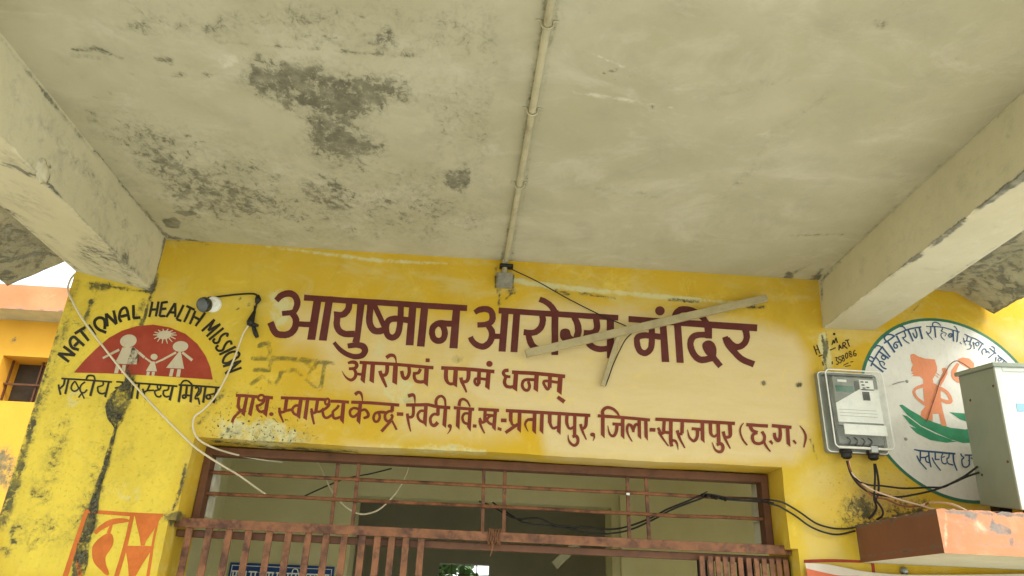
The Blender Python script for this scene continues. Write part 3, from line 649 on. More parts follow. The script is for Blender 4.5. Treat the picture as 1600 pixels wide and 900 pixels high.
tz0 = U(297,839,HY+.03)[2]
b = MB(); b.box(LX0+.004, LX1-.004, HY+.03, HY+.055, tz0, hz0-.004); b.build('track_rail', M['raildark'], gate, bevel=.003)
def leaf_(pxs, yref, y, wd, top):
    lf = MB(); lf.box(U(pxs[0],yref,y)[0]-.01, U(pxs[-1],yref,y)[0]+.01, y+.009, y+.015, .08, .13);
    lo = lf.build('gate_leaf', M['rail'], gate, bevel=.001)
    for i, px in enumerate(pxs):
        x = U(px, yref, y)[0]; jx = rng.uniform(-.002,.002)
        k = MB(); k.bar((x+jx,y,.06), (x,y,top), wd, .008, (0,1,0))
        k.build('gate_bar', M['rail'], lo, bevel=.0015)
leaf_([289.5,321,352.5,384,417,447,478.5,507,535.5,564,588,610.5,633,657], 860, HY+.012, .021, hz0+.004)
leaf_([1097,1110,1122,1133.5,1144.5,1157,1170,1182,1194,1206,1216.5,1227.5], 883, HY+.012, .0165, hz0-.014)
b = MB(); xa, xb = U(1092,883,HY+.03)[0], U(1236,883,HY+.03)[0]
for k in range(15):
    x = xa+(xb-xa)*k/14; b.bar((x,HY+.034,.06),(x+.001,HY+.034,hz0-.014), .0105, .006, (0,1,0))
b.build('folded_lattice', M['blackrub'], gate)  # lattice bars coloured black to deepen the dark gaps of the folded leaf
# twine wound round the header rail
tw = MB(); a = U(772,840,HY)
for k in range(7):
    x = a[0]-.018+k*.006; pts = []
    for q in range(13):
        an = 2*math.pi*q/12; pts.append((x+.002*q/12+.003*math.sin(q+k), HY+.003-.008*math.cos(an), (hz0+hz1)/2+.023*math.sin(an)))
    tw.tube(pts, .0022, 5, 2)
tw.tube([(a[0]-.006,HY-.006,hz0),(a[0]-.004,HY-.008,hz0-.02),(a[0]-.010,HY-.006,hz0-.045)], [.004,.003,.0015], 5, 3)
tag(tw.build('twine', simple('brown_twine', lin(120,82,54), .9), smooth=50), 'brown twine knotted round the middle of the gate header rail', 'twine')
# small white card tag on the transom
b = MB(); p = U(981,772,GY+.012); b.box(p[0]-.006,p[0]+.006,p[1]-.004,p[1]-.002,p[2]-.004,p[2]+.004)
tag(b.build('cable_clip', M['whiteplas'], bevel=.001), 'tiny white plastic clip on the upper transom rail', 'clip')

# ------------------------------------------------------------------ painted lettering and pictures on the wall
class Paint:
    """brush strokes, measured in close-up views of the photograph, laid on the wall plane as thin paint films"""
    n = 0
    def __init__(s, y): s.v = []; s.f = []; s.y = y; s.k = 0; s.T = (0,0,1)
    def at(s, x0, y0, sc): s.T = (x0, y0, sc); return s
    def _put(s, pts2, strip=False):
        x0, y0, sc = s.T; b = len(s.v); dy = 1.5e-6 if strip else 0
        s.v += [tuple(U(x0+p[0]/sc, y0+p[1]/sc, -(s.y+s.k*1e-5+(i//2)*dy))) for i, p in enumerate(pts2)]; return b
    def S(s, w, *pts, closed=False, smooth=True):
        pts = [np.array(p, float) for p in pts]
        ws = list(w) if hasattr(w, '__len__') else [w]*len(pts)
        if len(ws) != len(pts): ws = list(np.interp(np.linspace(0,1,len(pts)), np.linspace(0,1,len(ws)), ws))
        if len(pts) == 2:
            P = np.linspace(pts[0], pts[1], 9); W = np.linspace(ws[0], ws[1], 9)
        else:
            P = catmull(pts, 6, closed)
            W = np.interp(np.arange(len(P))/6, np.arange(len(ws)+(1 if closed else 0)), ws+([ws[0]] if closed else []))
        if closed: P = np.vstack([P, P[:1]]); W = np.append(W, W[0])
        T = np.gradient(P, axis=0)
        if closed: T[0] = T[-1] = P[1]-P[-2]
        T /= np.linalg.norm(T, axis=1)[:,None]+1e-9; N = np.c_[-T[:,1], T[:,0]]
        ja = 1+rng.normal(size=len(P))*.022; jb = 1+rng.normal(size=len(P))*.022
        if closed: ja[-1], jb[-1] = ja[0], jb[0]
        A = P+N*(W*ja)[:,None]/2; B = P-N*(W*jb)[:,None]/2
        b = s._put([q for ab in zip(A, B) for q in ab], True)
        s.f += [(b+2*i, b+2*i+1, b+2*i+3, b+2*i+2) for i in range(len(P)-1)]; s.k += 1; return s
    def K(s, w, x0, y0, x1, y1, ch=0):          # upright with a slanted brush end
        return s.F([(x0-w/2,y0),(x0+w/2,y0),(x1+w/2,y1+ch),(x1-w/2,y1)])
    def F(s, pts, smooth=False):
        P = catmull(pts, 5, True) if smooth else np.array(pts, float)
        b = s._put(P); tri = tessellate_polygon([[Vector((p[0],p[1],0)) for p in P]])
        s.f += [tuple(i+b for i in t) for t in tri]; s.k += 1; return s
    def E(s, x, y, rx, ry, rot=0, n=20):
        c, q = math.cos(math.radians(rot)), math.sin(math.radians(rot))
        return s.F([(x+rx*math.cos(a)*c-ry*math.sin(a)*q, y+rx*math.cos(a)*q+ry*math.sin(a)*c) for a in np.linspace(0,2*math.pi,n,endpoint=False)])
    def R(s, w, x, y, rx, ry, rot=0):
        c, q = math.cos(math.radians(rot)), math.sin(math.radians(rot))
        return s.S(w, *[(x+rx*math.cos(a)*c-ry*math.sin(a)*q, y+rx*math.cos(a)*q+ry*math.sin(a)*c) for a in np.linspace(0,2*math.pi,9)[:-1]], closed=True)
    def build(s, name, mat, parent, label=None):
        me = bpy.data.meshes.new(name); me.from_pydata(s.v, [], s.f)
        bm = bmesh.new(); bm.from_mesh(me)
        bm.faces.ensure_lookup_table()
        for f in bm.faces:
            f.normal_update()
            if f.normal.y > 0: f.normal_flip()
        bm.to_mesh(me); bm.free()
        o = link(name, me, mat, parent)
        if label: o['label'] = label
        return o

# --- heading, first line
h = Paint(.0010)
h.at(410,440,6.925)
h.S(65,(450,173),(900,205),(1385,234),(1800,262),(2215,287))
h.S([60,70,72,70,70,66,58,54],(150,205),(205,150),(285,128),(350,155),(378,222),(365,285),(330,330),(212,345))
h.S([66,72,74,74,72,72,74,74],(318,338),(358,395),(363,460),(340,520),(290,565),(215,577),(140,552),(86,440))
h.S(60,(368,458),(540,466)); h.F([(555,195),(640,195),(572,632),(484,628)]); h.F([(684,195),(765,195),(695,640),(610,636)])
h.S([72,70,70,64],(940,215),(930,295),(885,350),(838,362)); h.F([(772,320),(850,330),(842,410),(778,430)]); h.S(70,(810,390),(805,470),(835,535),(900,566),(1000,566))
h.F([(1030,200),(1112,200),(1060,600),(1050,660),(972,655),(1000,560)])
h.S([54,62,72,70,62,58,54,50,40],(922,697),(1020,686),(1088,702),(1110,750),(1075,800),(1000,812),(920,788),(840,735),(775,658))
h.S(72,(1175,215),(1158,380),(1162,450),(1190,512),(1240,538),(1320,525)); h.S(56,(1195,215),(1320,490))
h.at(570,440,6.925)
h.S(66,(392,250),(385,400),(375,500),(350,575),(300,606),(248,580),(230,505),(250,430),(310,402),(400,408),(500,420))
h.F([(482,245),(560,250),(527,690),(442,688)]); h.F([(610,250),(690,255),(646,705),(563,700)])
h.S(66,(960,456),(900,455),(805,450),(742,490),(727,555),(748,618),(800,642),(848,620),(866,560),(850,490),(815,455))
h.F([(955,265),(1035,270),(1004,724),(915,720)])
h.at(720,450,6.925)
h.S(62,(410,242),(900,275),(1385,303),(1704,322))
h.S([52,66,68,68,68,64,58,56],(150,265),(205,235),(275,228),(328,255),(345,320),(322,372),(260,395),(180,400))
h.S([62,70,70,70,70,66,62,58],(296,408),(332,460),(338,520),(310,590),(250,632),(185,622),(130,580),(103,530))
h.S(58,(345,522),(440,524)); h.F([(444,240),(520,245),(485,690),(408,686)]); h.F([(570,250),(645,255),(613,696),(537,692)])
h.S([68,68,68,66,64,66],(880,285),(888,350),(870,420),(820,470),(760,486),(680,478)); h.S([58,70,70,66,50],(728,490),(745,560),(775,622),(840,662),(930,672))
h.S(74,(1020,240),(1017,725)); h.S([62,62,64,70],(852,122),(920,150),(980,200),(1018,262))
h.S([64,72,74,70],(1225,310),(1262,390),(1272,470),(1250,545)); h.F([(1072,500),(1085,455),(1130,438),(1175,455),(1195,510),(1235,545),(1245,575),(1180,600),(1120,582),(1080,545)], True)
h.at(860,450,6.925)
h.S([70,68,68,66,66],(495,330),(505,420),(480,472),(430,488),(360,486)); h.S([60,68,68,66,60],(385,500),(400,565),(440,625),(520,660),(640,655)); h.F([(610,330),(688,335),(690,765),(612,760)])
h.F([(845,302),(1190,328),(1570,352),(2240,394),(2236,470),(1700,432),(1240,398),(845,368)])
h.S(66,(1096,370),(1098,560),(1085,655),(1030,704),(968,680),(938,600),(945,535),(1000,514),(1080,516),(1210,530))
h.F([(1182,375),(1254,378),(1287,802),(1205,800)]); h.E(1185,247,52,50)
h.at(1010,450,6.925)
h.S([56,62,68,68,66,64,60],(325,390),(308,300),(355,242),(420,230),(500,246),(590,300),(668,400)); h.F([(298,370),(374,375),(405,812),(328,808)])
h.F([(625,410),(712,415),(710,548),(640,545)]); h.S([66,66,70,70,70,70,72,70],(705,508),(570,508),(505,530),(477,590),(490,670),(530,738),(600,778),(735,752))
h.S([66,62],(715,740),(803,848)); h.F([(606,640),(612,598),(650,570),(695,570),(735,600),(758,660),(752,740),(720,760),(680,740),(640,710)], True)
h.S([72,70,68,68,68,66,62],(1068,430),(1085,510),(1078,570),(1040,618),(985,638),(925,612),(870,550)); h.S([62,66,68,68,70],(850,528),(878,600),(945,685),(1035,770),(1165,826))
h.build('heading_lettering', M['maroon'], wall)

# --- second line
h = Paint(.0010); h.at(530,540,8)
h.S(42,(255,210),(700,235),(1178,277))
h.S([30,44,46,44,42,36],(108,218),(160,206),(205,215),(220,250),(195,283),(120,290)); h.S([38,42,42,40,26,14,6],(185,292),(208,345),(195,398),(150,430),(95,405),(58,360),(35,318))
h.S(36,(200,352),(300,362)); h.K(54,322,205,292,430,45); h.K(56,422,210,405,440,32)
h.S([50,48,44,40],(600,225),(598,320),(575,366),(520,368)); h.S([46,46,40,26],(508,315),(525,370),(560,450),(592,522))
h.K(60,706,225,692,460,32); h.S([48,46,40,22,12],(588,152),(635,122),(682,126),(706,165),(714,225))
h.S(44,(872,255),(876,330),(858,388),(825,412),(795,385),(780,315))
h.S([42,40,36],(1018,290),(990,338),(935,350)); h.S([38,40,44,42],(942,330),(938,390),(962,440),(1010,456)); h.S(42,(1005,456),(1085,448)); h.K(56,1096,255,1080,468,45)
h.F([(1080,160),(1132,162),(1130,208),(1080,206)])
h.at(690,540,8)
h.S(46,(-5,278),(330,295),(660,325)); h.S([52,52,40,36],(58,285),(54,400),(76,458),(110,482)); h.S(38,(105,482),(175,470)); h.K(56,178,290,165,488,36)
h.S([50,50,44,38],(338,300),(335,395),(312,445),(258,452)); h.S([44,44,34,22],(240,398),(255,455),(285,520),(312,586))
h.S(48,(470,320),(464,478)); h.S(36,(464,470),(448,494),(420,470),(416,432),(450,412),(590,425)); h.K(56,588,320,570,518,38); h.E(598,228,40,38)
h.S([44,44,42,38,34],(838,308),(792,314),(772,345),(800,382),(860,390)); h.S([40,44,42,40],(800,398),(786,460),(812,508),(870,520)); h.S(40,(860,520),(930,505)); h.K(56,932,325,916,540,36)
h.S(46,(880,332),(1200,350),(1545,385)); h.K(56,1190,350,1176,545,38); h.S(38,(1185,430),(1090,424),(1030,436),(1008,490),(1030,545),(1075,558),(1100,512),(1085,445))
h.S(50,(1356,380),(1350,528)); h.S(36,(1350,526),(1322,545),(1290,502),(1276,460),(1310,442),(1470,462)); h.K(60,1485,390,1470,575,42); h.S([44,52],(1450,642),(1536,704))
h.build('motto_lettering', M['maroon2'], wall)

# --- third line
h = Paint(.0010); h.at(355,600,10)
h.S(50,(135,178),(300,185),(470,200)); h.S(50,(590,205),(715,216))
h.S([52,50,48,44],(190,195),(175,280),(178,360),(210,425)); h.S([40,44],(200,425),(265,395)); h.K(52,308,195,245,465,45); h.S([40,40,42,46],(245,395),(160,468),(102,530),(76,604))
h.K(54,414,195,350,468,40); h.R(40,530,215,48,42,-20); h.S([42,42,40],(588,205),(568,280),(510,330)); h.S(44,(520,325),(455,345)); h.S([44,44,44],(462,330),(480,400),(520,440)); h.S(44,(515,440),(600,415)); h.K(56,640,205,590,468,50); h.E(690,470,36,31)
h.S(48,(838,215),(1200,228),(1540,245)); h.S(56,(930,230),(905,410)); h.S([46,44,42,42],(905,425),(858,440),(822,420),(812,368)); h.S([44,38,24],(812,410),(832,490),(880,602)); h.S(46,(900,420),(1015,400))
h.S(42,(1135,335),(1062,342),(1018,395),(1042,460),(1105,492)); h.K(60,1152,245,1106,500,50); h.K(56,1256,245,1215,530,40)
h.S(52,(1412,255),(1385,430)); h.S([44,42,40],(1390,438),(1340,452),(1312,380)); h.S([44,40,30],(1314,415),(1332,520),(1358,630)); h.S([42,40,36],(1385,430),(1450,430),(1510,380))
h.at(500,600,10)
h.S(48,(165,268),(300,272),(452,284)); h.R(36,112,275,32,46,15); h.S([44,44,42,40],(148,300),(128,345),(75,392),(10,425)); h.S([40,42,44,40],(38,415),(58,500),(108,528),(190,482))
h.S([42,40,36],(296,330),(262,380),(198,430)); h.S([40,44,44,42],(198,425),(206,510),(245,538),(335,508)); h.K(58,370,275,340,565,62)
h.S(50,(488,284),(800,296),(1240,330)); h.S([56,48,42,28,14],(545,165),(600,128),(640,150),(660,210),(664,275)); h.K(56,636,270,597,575,60)
h.S(42,(618,398),(530,375),(470,420),(480,490),(532,510),(596,460)); h.S([40,42,46,46,40],(630,420),(700,400),(748,452),(750,505),(680,535))
h.S(42,(1010,440),(930,438),(862,462),(836,530),(860,584),(905,580),(934,520),(922,455)); h.S(44,(930,438),(1040,448))
h.S(56,(1132,310),(1128,430)); h.S([44,44,44,44,44,42],(1135,425),(1070,430),(1018,480),(1022,550),(1062,584),(1112,556)); h.S(42,(1110,560),(1132,505),(1108,475)); h.S([40,50],(1115,570),(960,742)); h.S([32,36],(1125,570),(1198,716)); h.S(56,(1200,468),(1302,472))
h.S(52,(1345,328),(1640,326)); h.S([48,48,46,42],(1462,340),(1456,480),(1422,518),(1370,512)); h.S([46,44,38,20],(1364,460),(1370,520),(1385,610),(1416,742)); h.S([60,54,36,14],(1375,188),(1450,170),(1478,205),(1484,300))
h.at(640,600,10)
h.S(52,(180,325),(300,325),(420,352),(636,372)); h.S(42,(235,420),(170,422),(126,480),(150,558),(220,602)); h.K(58,256,335,235,608,66)
h.S(56,(446,360),(442,490)); h.S([46,44,46,48,56,60],(455,480),(380,472),(326,530),(336,620),(388,648),(442,598)); h.K(58,562,370,540,640,50); h.S([48,46,46,42,38,30],(418,345),(412,270),(442,210),(500,190),(550,240),(562,350))
h.E(628,656,33,31); h.S([32,26,8],(648,655),(634,720),(590,780))
h.S(50,(690,370),(1010,396)); h.K(58,766,360,750,658,56); h.S([52,48,42,36,24],(772,345),(790,262),(840,236),(900,272),(946,355)); h.S(42,(935,462),(862,462),(826,522),(850,598),(922,630)); h.K(56,950,385,926,670,76)
h.F([(990,628),(1048,634),(1046,684),(988,680)])
h.S(50,(1075,392),(1398,412)); h.S(52,(1182,400),(1174,575)); h.S([46,44,40],(1180,585),(1130,600),(1092,530)); h.S([42,38,22],(1090,565),(1120,668),(1172,772)); h.S(40,(1170,590),(1225,560)); h.S(42,(1330,500),(1262,500),(1212,552),(1240,608),(1320,642)); h.S(38,(1185,480),(1330,492)); h.K(56,1342,405,1315,680,56)
h.F([(1378,668),(1440,690),(1432,738),(1374,715)]); h.S(58,(1428,568),(1516,570))
h.at(780,610,10)
h.S(52,(105,315),(770,352),(1424,392)); h.S(58,(182,320),(180,480)); h.S([52,40,34],(182,470),(205,530),(235,545)); h.K(58,322,325,310,610,56); h.S(52,(290,530),(200,590),(98,662))
h.S([54,46,36,28,12],(530,455),(450,460),(410,510),(412,560),(452,642)); h.K(58,556,340,545,630,56); h.K(58,670,350,660,628,60)
h.S(58,(790,370),(790,510)); h.S([50,42,40],(792,500),(818,570),(850,596)); h.S(42,(842,598),(930,565)); h.K(56,942,365,930,640,56)
h.S([54,52,42,38],(1060,380),(1055,500),(1085,582),(1122,602)); h.S(40,(1112,602),(1185,560)); h.S(52,(1182,390),(1178,700)); h.S([46,52,50,48,46,40,24,8],(1145,725),(1200,712),(1230,760),(1220,828),(1170,860),(1112,820),(1082,760),(1078,690))
h.S([54,54,48,42],(1364,390),(1355,540),(1322,590),(1285,592)); h.S([46,40,20],(1270,525),(1300,630),(1362,770)); h.E(1460,690,40,31); h.S([34,24,6],(1482,690),(1486,740),(1464,792))
h.at(920,620,8.889)
h.S(44,(125,264),(480,288),(850,322)); h.K(52,195,262,195,528,50); h.S([46,46,46,42,36,24],(198,265),(194,195),(250,150),(330,166),(390,215),(424,268))
h.S(42,(330,376),(455,386)); h.S([46,46,44,38,28,8],(392,390),(385,470),(358,532),(320,542),(285,500),(264,395)); h.K(50,472,285,470,545,46)
h.S([40,40,38,34],(705,395),(652,386),(626,440),(618,492)); h.S([38,42,42,38,28,14],(622,475),(590,402),(552,390),(532,440),(548,525),(604,622)); h.K(48,700,305,705,550,42); h.K(48,792,318,798,556,56); h.S(52,(845,458),(926,460))
h.S(46,(1048,335),(1040,490)); h.S([44,42,40],(1045,495),(1005,506),(962,428)); h.S([38,30,16],(972,485),(1030,580),(1108,686)); h.S(42,(1030,490),(1130,500)); h.S([52,50,46],(1140,340),(1140,600),(1154,690)); h.S([38,38,26,6],(1150,605),(1200,612),(1230,660),(1243,738))
h.S(50,(1300,345),(1295,510)); h.S([44,42],(1300,510),(1232,526)); h.S([44,36,18],(1228,465),(1260,570),(1336,712))
h.S(42,(1430,442),(1570,456)); h.S([46,46,42,36,26,8],(1512,458),(1505,560),(1465,612),(1420,590),(1390,540),(1372,455))
h.at(1080,630,8)
h.S(42,(-447,199),(160,231),(548,253)); h.K(46,140,230,145,458,40)
h.S([44,42,32,28],(240,240),(246,368),(272,410),(302,416)); h.S(32,(296,416),(345,382)); h.S(46,(336,245),(346,492)); h.S([38,42,42,40,36,26,8],(320,520),(370,506),(398,545),(384,598),(340,606),(294,570),(264,488))
h.S([48,48,40,36],(482,255),(490,385),(470,422),(425,426)); h.S([42,34,16],(400,352),(430,450),(490,568))
h.S([10,20,24,24,20],(656,245),(620,300),(615,370),(650,460),(702,526))
h.S(42,(690,268),(960,286)); h.S([46,42,36],(735,275),(765,338),(832,366)); h.S(38,(828,368),(780,388),(766,432),(790,490),(850,506),(905,478),(918,415),(885,352)); h.S([34,28,16],(905,470),(940,540),(992,606)); h.F([(970,478),(1000,458),(1026,496),(1014,522)])
h.S(42,(1010,280),(1255,302)); h.S([38,42,46,42,42,38],(1106,295),(1116,380),(1106,448),(1082,468),(1050,430),(1040,370)); h.K(46,1204,295,1218,508,40); h.F([(1265,470),(1286,454),(1320,496),(1304,516)])
h.S([10,24,30,18],(1358,280),(1410,350),(1434,430),(1408,552))
h.build('address_lettering', M['maroon2'], wall)

# --- half-round family emblem on the pier
em = Paint(.0006); em.at(110,500,6.957)
em.F([(38,572),(60,545),(150,440),(280,312),(420,192),(560,116),(720,66),(900,50),(1080,80),(1250,150),(1380,260),(1470,390),(1520,510),(1548,648),(900,605),(400,580)])
emo = em.build('family_emblem', M['red'], wall)
q = Paint(.0012); q.at(110,500,6.957)
q.E(630,228,92,70,-12); q.F([(565,298),(690,298),(742,335),(720,482),(478,476),(520,400)]); q.S([22,26],(352,415),(530,322)); q.S([26,28],(742,352),(806,408)); q.F([(496,488),(540,488),(516,580),(474,578)]); q.F([(566,488),(604,488),(590,580),(552,580)])
q.E(910,400,38,33); q.F([(880,452),(915,450),(940,558),(820,555)]); q.S(20,(812,412),(888,466)); q.S(18,(925,466),(1000,430)); q.F([(832,562),(864,562),(856,606),(824,604)]); q.F([(886,562),(920,562),(912,608),(882,606)])
q.E(1197,287,85,58,-4); q.F([(1180,345),(1200,345),(1236,530),(1040,520)]); q.S([24,20],(1148,352),(985,440)); q.S([26,32],(1216,352),(1324,438)); q.F([(1090,530),(1126,532),(1108,614),(1070,612)]); q.F([(1164,534),(1202,536),(1190,618),(1148,616)])
q.E(1022,162,80,46,-6)
for a in range(0,360,26):
    c, s_ = math.cos(math.radians(a)), math.sin(math.radians(a)); q.S([14,9],(1024+78*c,162+44*s_),(1028+128*c,166+92*s_ if s_ > 0 else 164+70*s_))
q.build('figures', M['white'], emo)
h = Paint(.0010); h.at(80,470,9)
for a in (((95,742),(250,858)),((98,742),(335,765)),((172,640),(338,765)),((320,640),(382,578)),((330,462),(482,368)),((402,408),(528,562)),((525,338),(620,486)),((790,362),(770,178)),((772,182),(918,330)),((918,328),(876,135)),((978,222),(1085,196)),((1155,58),(1158,242)),((1150,242),(1256,235))): h.S([40,44,38],*((a[0],((a[0][0]+a[1][0])/2+1,(a[0][1]+a[1][1])/2),a[1])))
h.S(42,(390,690),(300,660),(264,592),(278,530),(322,508),(362,540),(464,632)); h.S(42,(752,400),(755,320),(742,262),(700,238),(650,245),(610,290),(620,350),(668,402),(720,425),(775,448)); h.S(40,(985,300),(957,240),(976,140),(1030,96),(1066,130),(1098,276))
h.at(220,450,5.625)
for a in (((102,120),(74,255)),((156,118),(132,250)),((92,190),(146,188)),((186,125),(164,250)),((180,130),(238,122)),((175,187),(226,180)),((164,247),(216,246)),((224,256),(300,132)),((303,132),(302,256)),((258,214),(304,216)),((376,148),(314,275)),((314,274),(356,290)),((400,158),(474,192)),((437,176),(380,300)),((480,200),(430,318)),((566,215),(480,335)),((462,250),(528,285)),((835,515),(690,586)),((722,690),(884,640)),((880,640),(742,752)),((740,752),(886,700))): h.S([21,23,20],a[0],((a[0][0]+a[1][0])/2+1,(a[0][1]+a[1][1])/2),a[1])
h.S(21,(798,498),(790,470),(760,476),(736,510),(718,546),(680,550),(662,525),(682,502)); h.S(21,(722,640),(750,590),(810,560),(862,570),(858,602),(815,630),(770,656),(732,660),closed=True)
h.at(300,440,9)
for a in (((138,696),(318,532)),((315,532),(228,690)),((228,690),(400,595)),((397,598),(204,772)),((444,652),(238,818))): h.S(34,*a)
h.S(33,(490,776),(502,735),(455,735),(402,780),(376,845),(330,865),(298,835),(322,798))
h.at(80,580,11.43)
h.S(32,(180,130),(600,155),(1085,192)); h.S([38,36,32],(242,145),(222,240),(152,312)); h.S(34,(130,236),(140,310),(168,424)); h.K(38,310,145,248,400,16)
h.S(30,(425,175),(372,240),(356,310),(400,356),(460,340),(496,295)); h.S(28,(428,180),(495,310)); h.S(30,(606,190),(542,240),(515,300),(530,370),(590,382),(642,325)); h.S(27,(550,385),(488,472)); h.S(26,(540,385),(592,492)); h.K(42,766,180,696,436,16); h.S([30,36,34,32,30],(625,150),(650,90),(700,76),(762,92),(782,170))
h.S([32,30,28],(928,195),(920,250),(825,282)); h.S([30,34,34,32],(828,280),(840,370),(900,402),(975,385)); h.K(38,1030,190,962,452,20)
h.S(30,(1160,188),(1290,196)); h.S([32,30,30],(1268,195),(1265,265),(1135,302)); h.K(38,1480,200,1430,478,20); h.K(40,1572,205,1530,485,20)
h.at(200,580,10)
h.S(30,(60,182),(400,205),(772,236)); h.K(34,350,195,300,300,0); h.S([30,32,30],(305,300),(250,322),(228,272)); h.S([32,30,24],(245,310),(260,400),(306,456)); h.S(26,(300,302),(410,298))
h.R(24,485,246,27,34); h.S([28,28,28,28,30],(505,285),(420,312),(440,382),(490,402),(522,375)); h.S(28,(640,215),(622,290),(555,302)); h.S([28,30,30],(556,300),(552,362),(592,404)); h.S(30,(590,402),(660,390)); h.K(38,704,220,650,448,16)
h.S(30,(790,214),(1120,232),(1445,258)); h.K(38,832,220,790,476,14); h.S([22,28,28,28,26],(822,205),(868,152),(930,150),(982,190),(1012,228))
h.S(36,(920,225),(900,420)); h.S(30,(900,420),(860,418),(858,382),(892,372),(990,386)); h.K(38,1002,225,975,478,18)
h.S(30,(1046,268),(1088,250),(1106,300),(1060,385),(1052,430),(1096,420)); h.S([30,24],(1096,415),(1118,522)); h.S(28,(1142,240),(1132,330),(1075,395)); h.K(38,1212,240,1172,486,14)
h.R(30,1256,402,32,32); h.S(28,(1262,368),(1350,352)); h.K(40,1386,250,1336,488,18)
h.build('emblem_lettering', M['black'], emo)

# --- orange motif low on the pier
o_ = Paint(.0006); o_.at(100,780,7.5)
o_.S([40,46,46,40],(255,140),(500,158),(800,178),(1160,190)); o_.S([48,52,56,60,64],(262,140),(200,330),(130,540),(60,760),(10,920)); o_.S([48,50,56],(800,190),(720,540),(610,920))
o_.S([40,60,70,56,20],(360,400),(440,330),(560,268),(690,250),(770,252)); o_.S([30,44],(560,290),(520,400))
o_.F([(510,400),(560,410),(580,470),(570,540),(530,610),(490,670),(488,740),(505,800),(525,850),(520,890),(480,880),(430,830),(370,770),(335,700),(328,600),(340,540),(400,470),(450,430)], True)
o_.F([(830,195),(1150,195),(1110,260),(1040,380),(960,490),(945,545),(900,545),(885,440),(850,300)]); o_.F([(1150,190),(1110,262),(1060,500),(1000,920),(960,920),(1010,620),(1050,400),(1090,260)])
o_.F([(700,545),(1050,550),(1010,620),(920,760),(840,900),(760,920),(748,760),(730,640)])
o_.S([40,50],(150,640),(190,920))
o_.build('orange_motif', M['orangep'], wall)

# --- black seepage that ran down over the emblem and the motif
sp = Paint(.0022); sp.at(0,0,1)
sp.F([(207,543),(214,549),(217,562),(213,580),(213,595),(208,612),(205,626),(200,640),(194,655),(187,664),(181,671),(174,662),(168,654),(165,640),(166,630),(171,618),(178,611),(188,602),(194,596),(197,584),(198,570),(202,556)], True)
sp.S([4,6,8,9,7,11,9,14,17,15],(181,668),(176,686),(171,704),(166,722),(160,742),(152,760),(150,778),(146,800),(138,824),(130,850)); sp.S([18,22,18],(130,850),(126,880),(118,910)); sp.S([5,9,13,9],(168,716),(156,752),(146,790),(142,806))
sp.build('seepage_stain', M['stain'], wall)

# --- round emblem with figure and leaves
ring = np.array([1.680, 2.4145]); RR = .3275
cm = Paint(.0005)
def circ(r, n=96): return [(ring[0]+r*math.cos(a), ring[1]+r*math.sin(a)) for a in np.linspace(0,2*math.pi,n,endpoint=False)]
P = circ(RR-.006); cm.v = [(x,-.0005,z) for x, z in P]; cm.f = [tuple(range(len(P)))]
disc = cm.build('round_emblem', M['disc'], wall)
rg = Paint(.0009); A = circ(RR+.004); B = circ(RR-.007)
rg.v = [(x,-.0009,z) for ab in zip(A,B) for x, z in ab]; n = len(A); rg.f = [(2*i,2*i+1,(2*i+3)%(2*n),(2*i+2)%(2*n)) for i in range(n)]
rg.build('emblem_ring', M['darkgreen'], disc)
q = Paint(.0010); q.at(1390,530,4.737)
q.F([(70,488),(95,484),(150,522),(230,568),(330,615),(450,655),(560,668),(680,650),(690,740),(608,766),(540,768),(450,740),(340,690),(235,640),(130,560)])
q.F([(94,558),(130,570),(230,645),(340,700),(470,748),(400,752),(280,710),(150,628)]); q.F([(148,645),(200,658),(300,706),(420,742),(500,758),(420,766),(300,746),(200,696)]); q.F([(443,540),(500,545),(600,552),(660,600),(640,640),(575,612),(520,592)])
q.build('leaves', M['green'], disc)
q = Paint(.0014); q.at(1390,530,4.737)
q.F([(157,112),(180,108),(215,128),(260,143),(335,150),(340,170),(352,205),(352,235),(335,268),(320,295),(325,330),(250,332),(248,295),(225,276),(165,272),(180,262),(160,252),(178,243),(160,235),(163,212),(175,190),(160,165),(155,135)])
q.F([(248,328),(328,325),(376,352),(380,450),(392,520),(424,645),(385,640),(365,550),(318,550),(320,606),(265,595),(230,570),(234,535),(262,500),(255,440)])
q.S([26,22,20,18,22],(258,342),(198,362),(180,395),(208,440),(264,482)); q.S([26,24,24,26,26,20],(372,362),(420,390),(448,432),(452,462),(420,462),(372,444))
q.F([(385,218),(402,210),(430,222),(428,255),(402,310),(378,348),(360,338),(375,290),(396,245)]); q.F([(503,150),(540,135),(590,143),(625,175),(628,202),(600,228),(565,205),(520,178)]); q.S([22,36,40,30],(508,180),(478,235),(482,280),(524,314))
q.S(5,(335,265),(362,285)); q.S(5,(345,250),(372,268))
q.build('figure', M['peach'], disc)
h = Paint(.0016); h.at(1350,500,10)
h.S(25,(108,722),(150,632),(215,520),(292,410)); h.S(22,(140,655),(82,628),(74,592),(106,574),(156,606)); h.S(27,(120,668),(302,812)); h.S(21,(182,578),(216,614),(242,652)); h.S([20,20,16],(236,648),(290,650),(322,682),(308,708)); h.S(22,(240,650),(258,700),(300,746),(352,766))
h.S(25,(224,482),(388,602)); h.R(21,306,586,34,26,40); h.S(26,(284,424),(408,578)); h.S([20,22,20],(166,442),(190,406),(240,404),(286,440))
h.S(24,(312,362),(400,310),(484,244)); h.S(25,(345,330),(318,280),(350,236),(412,226),(474,250)); h.S(29,(362,325),(482,506)); h.S(27,(508,245),(594,412)); h.S(22,(545,345),(490,350),(466,392),(480,432),(512,436),(522,404),(494,372))
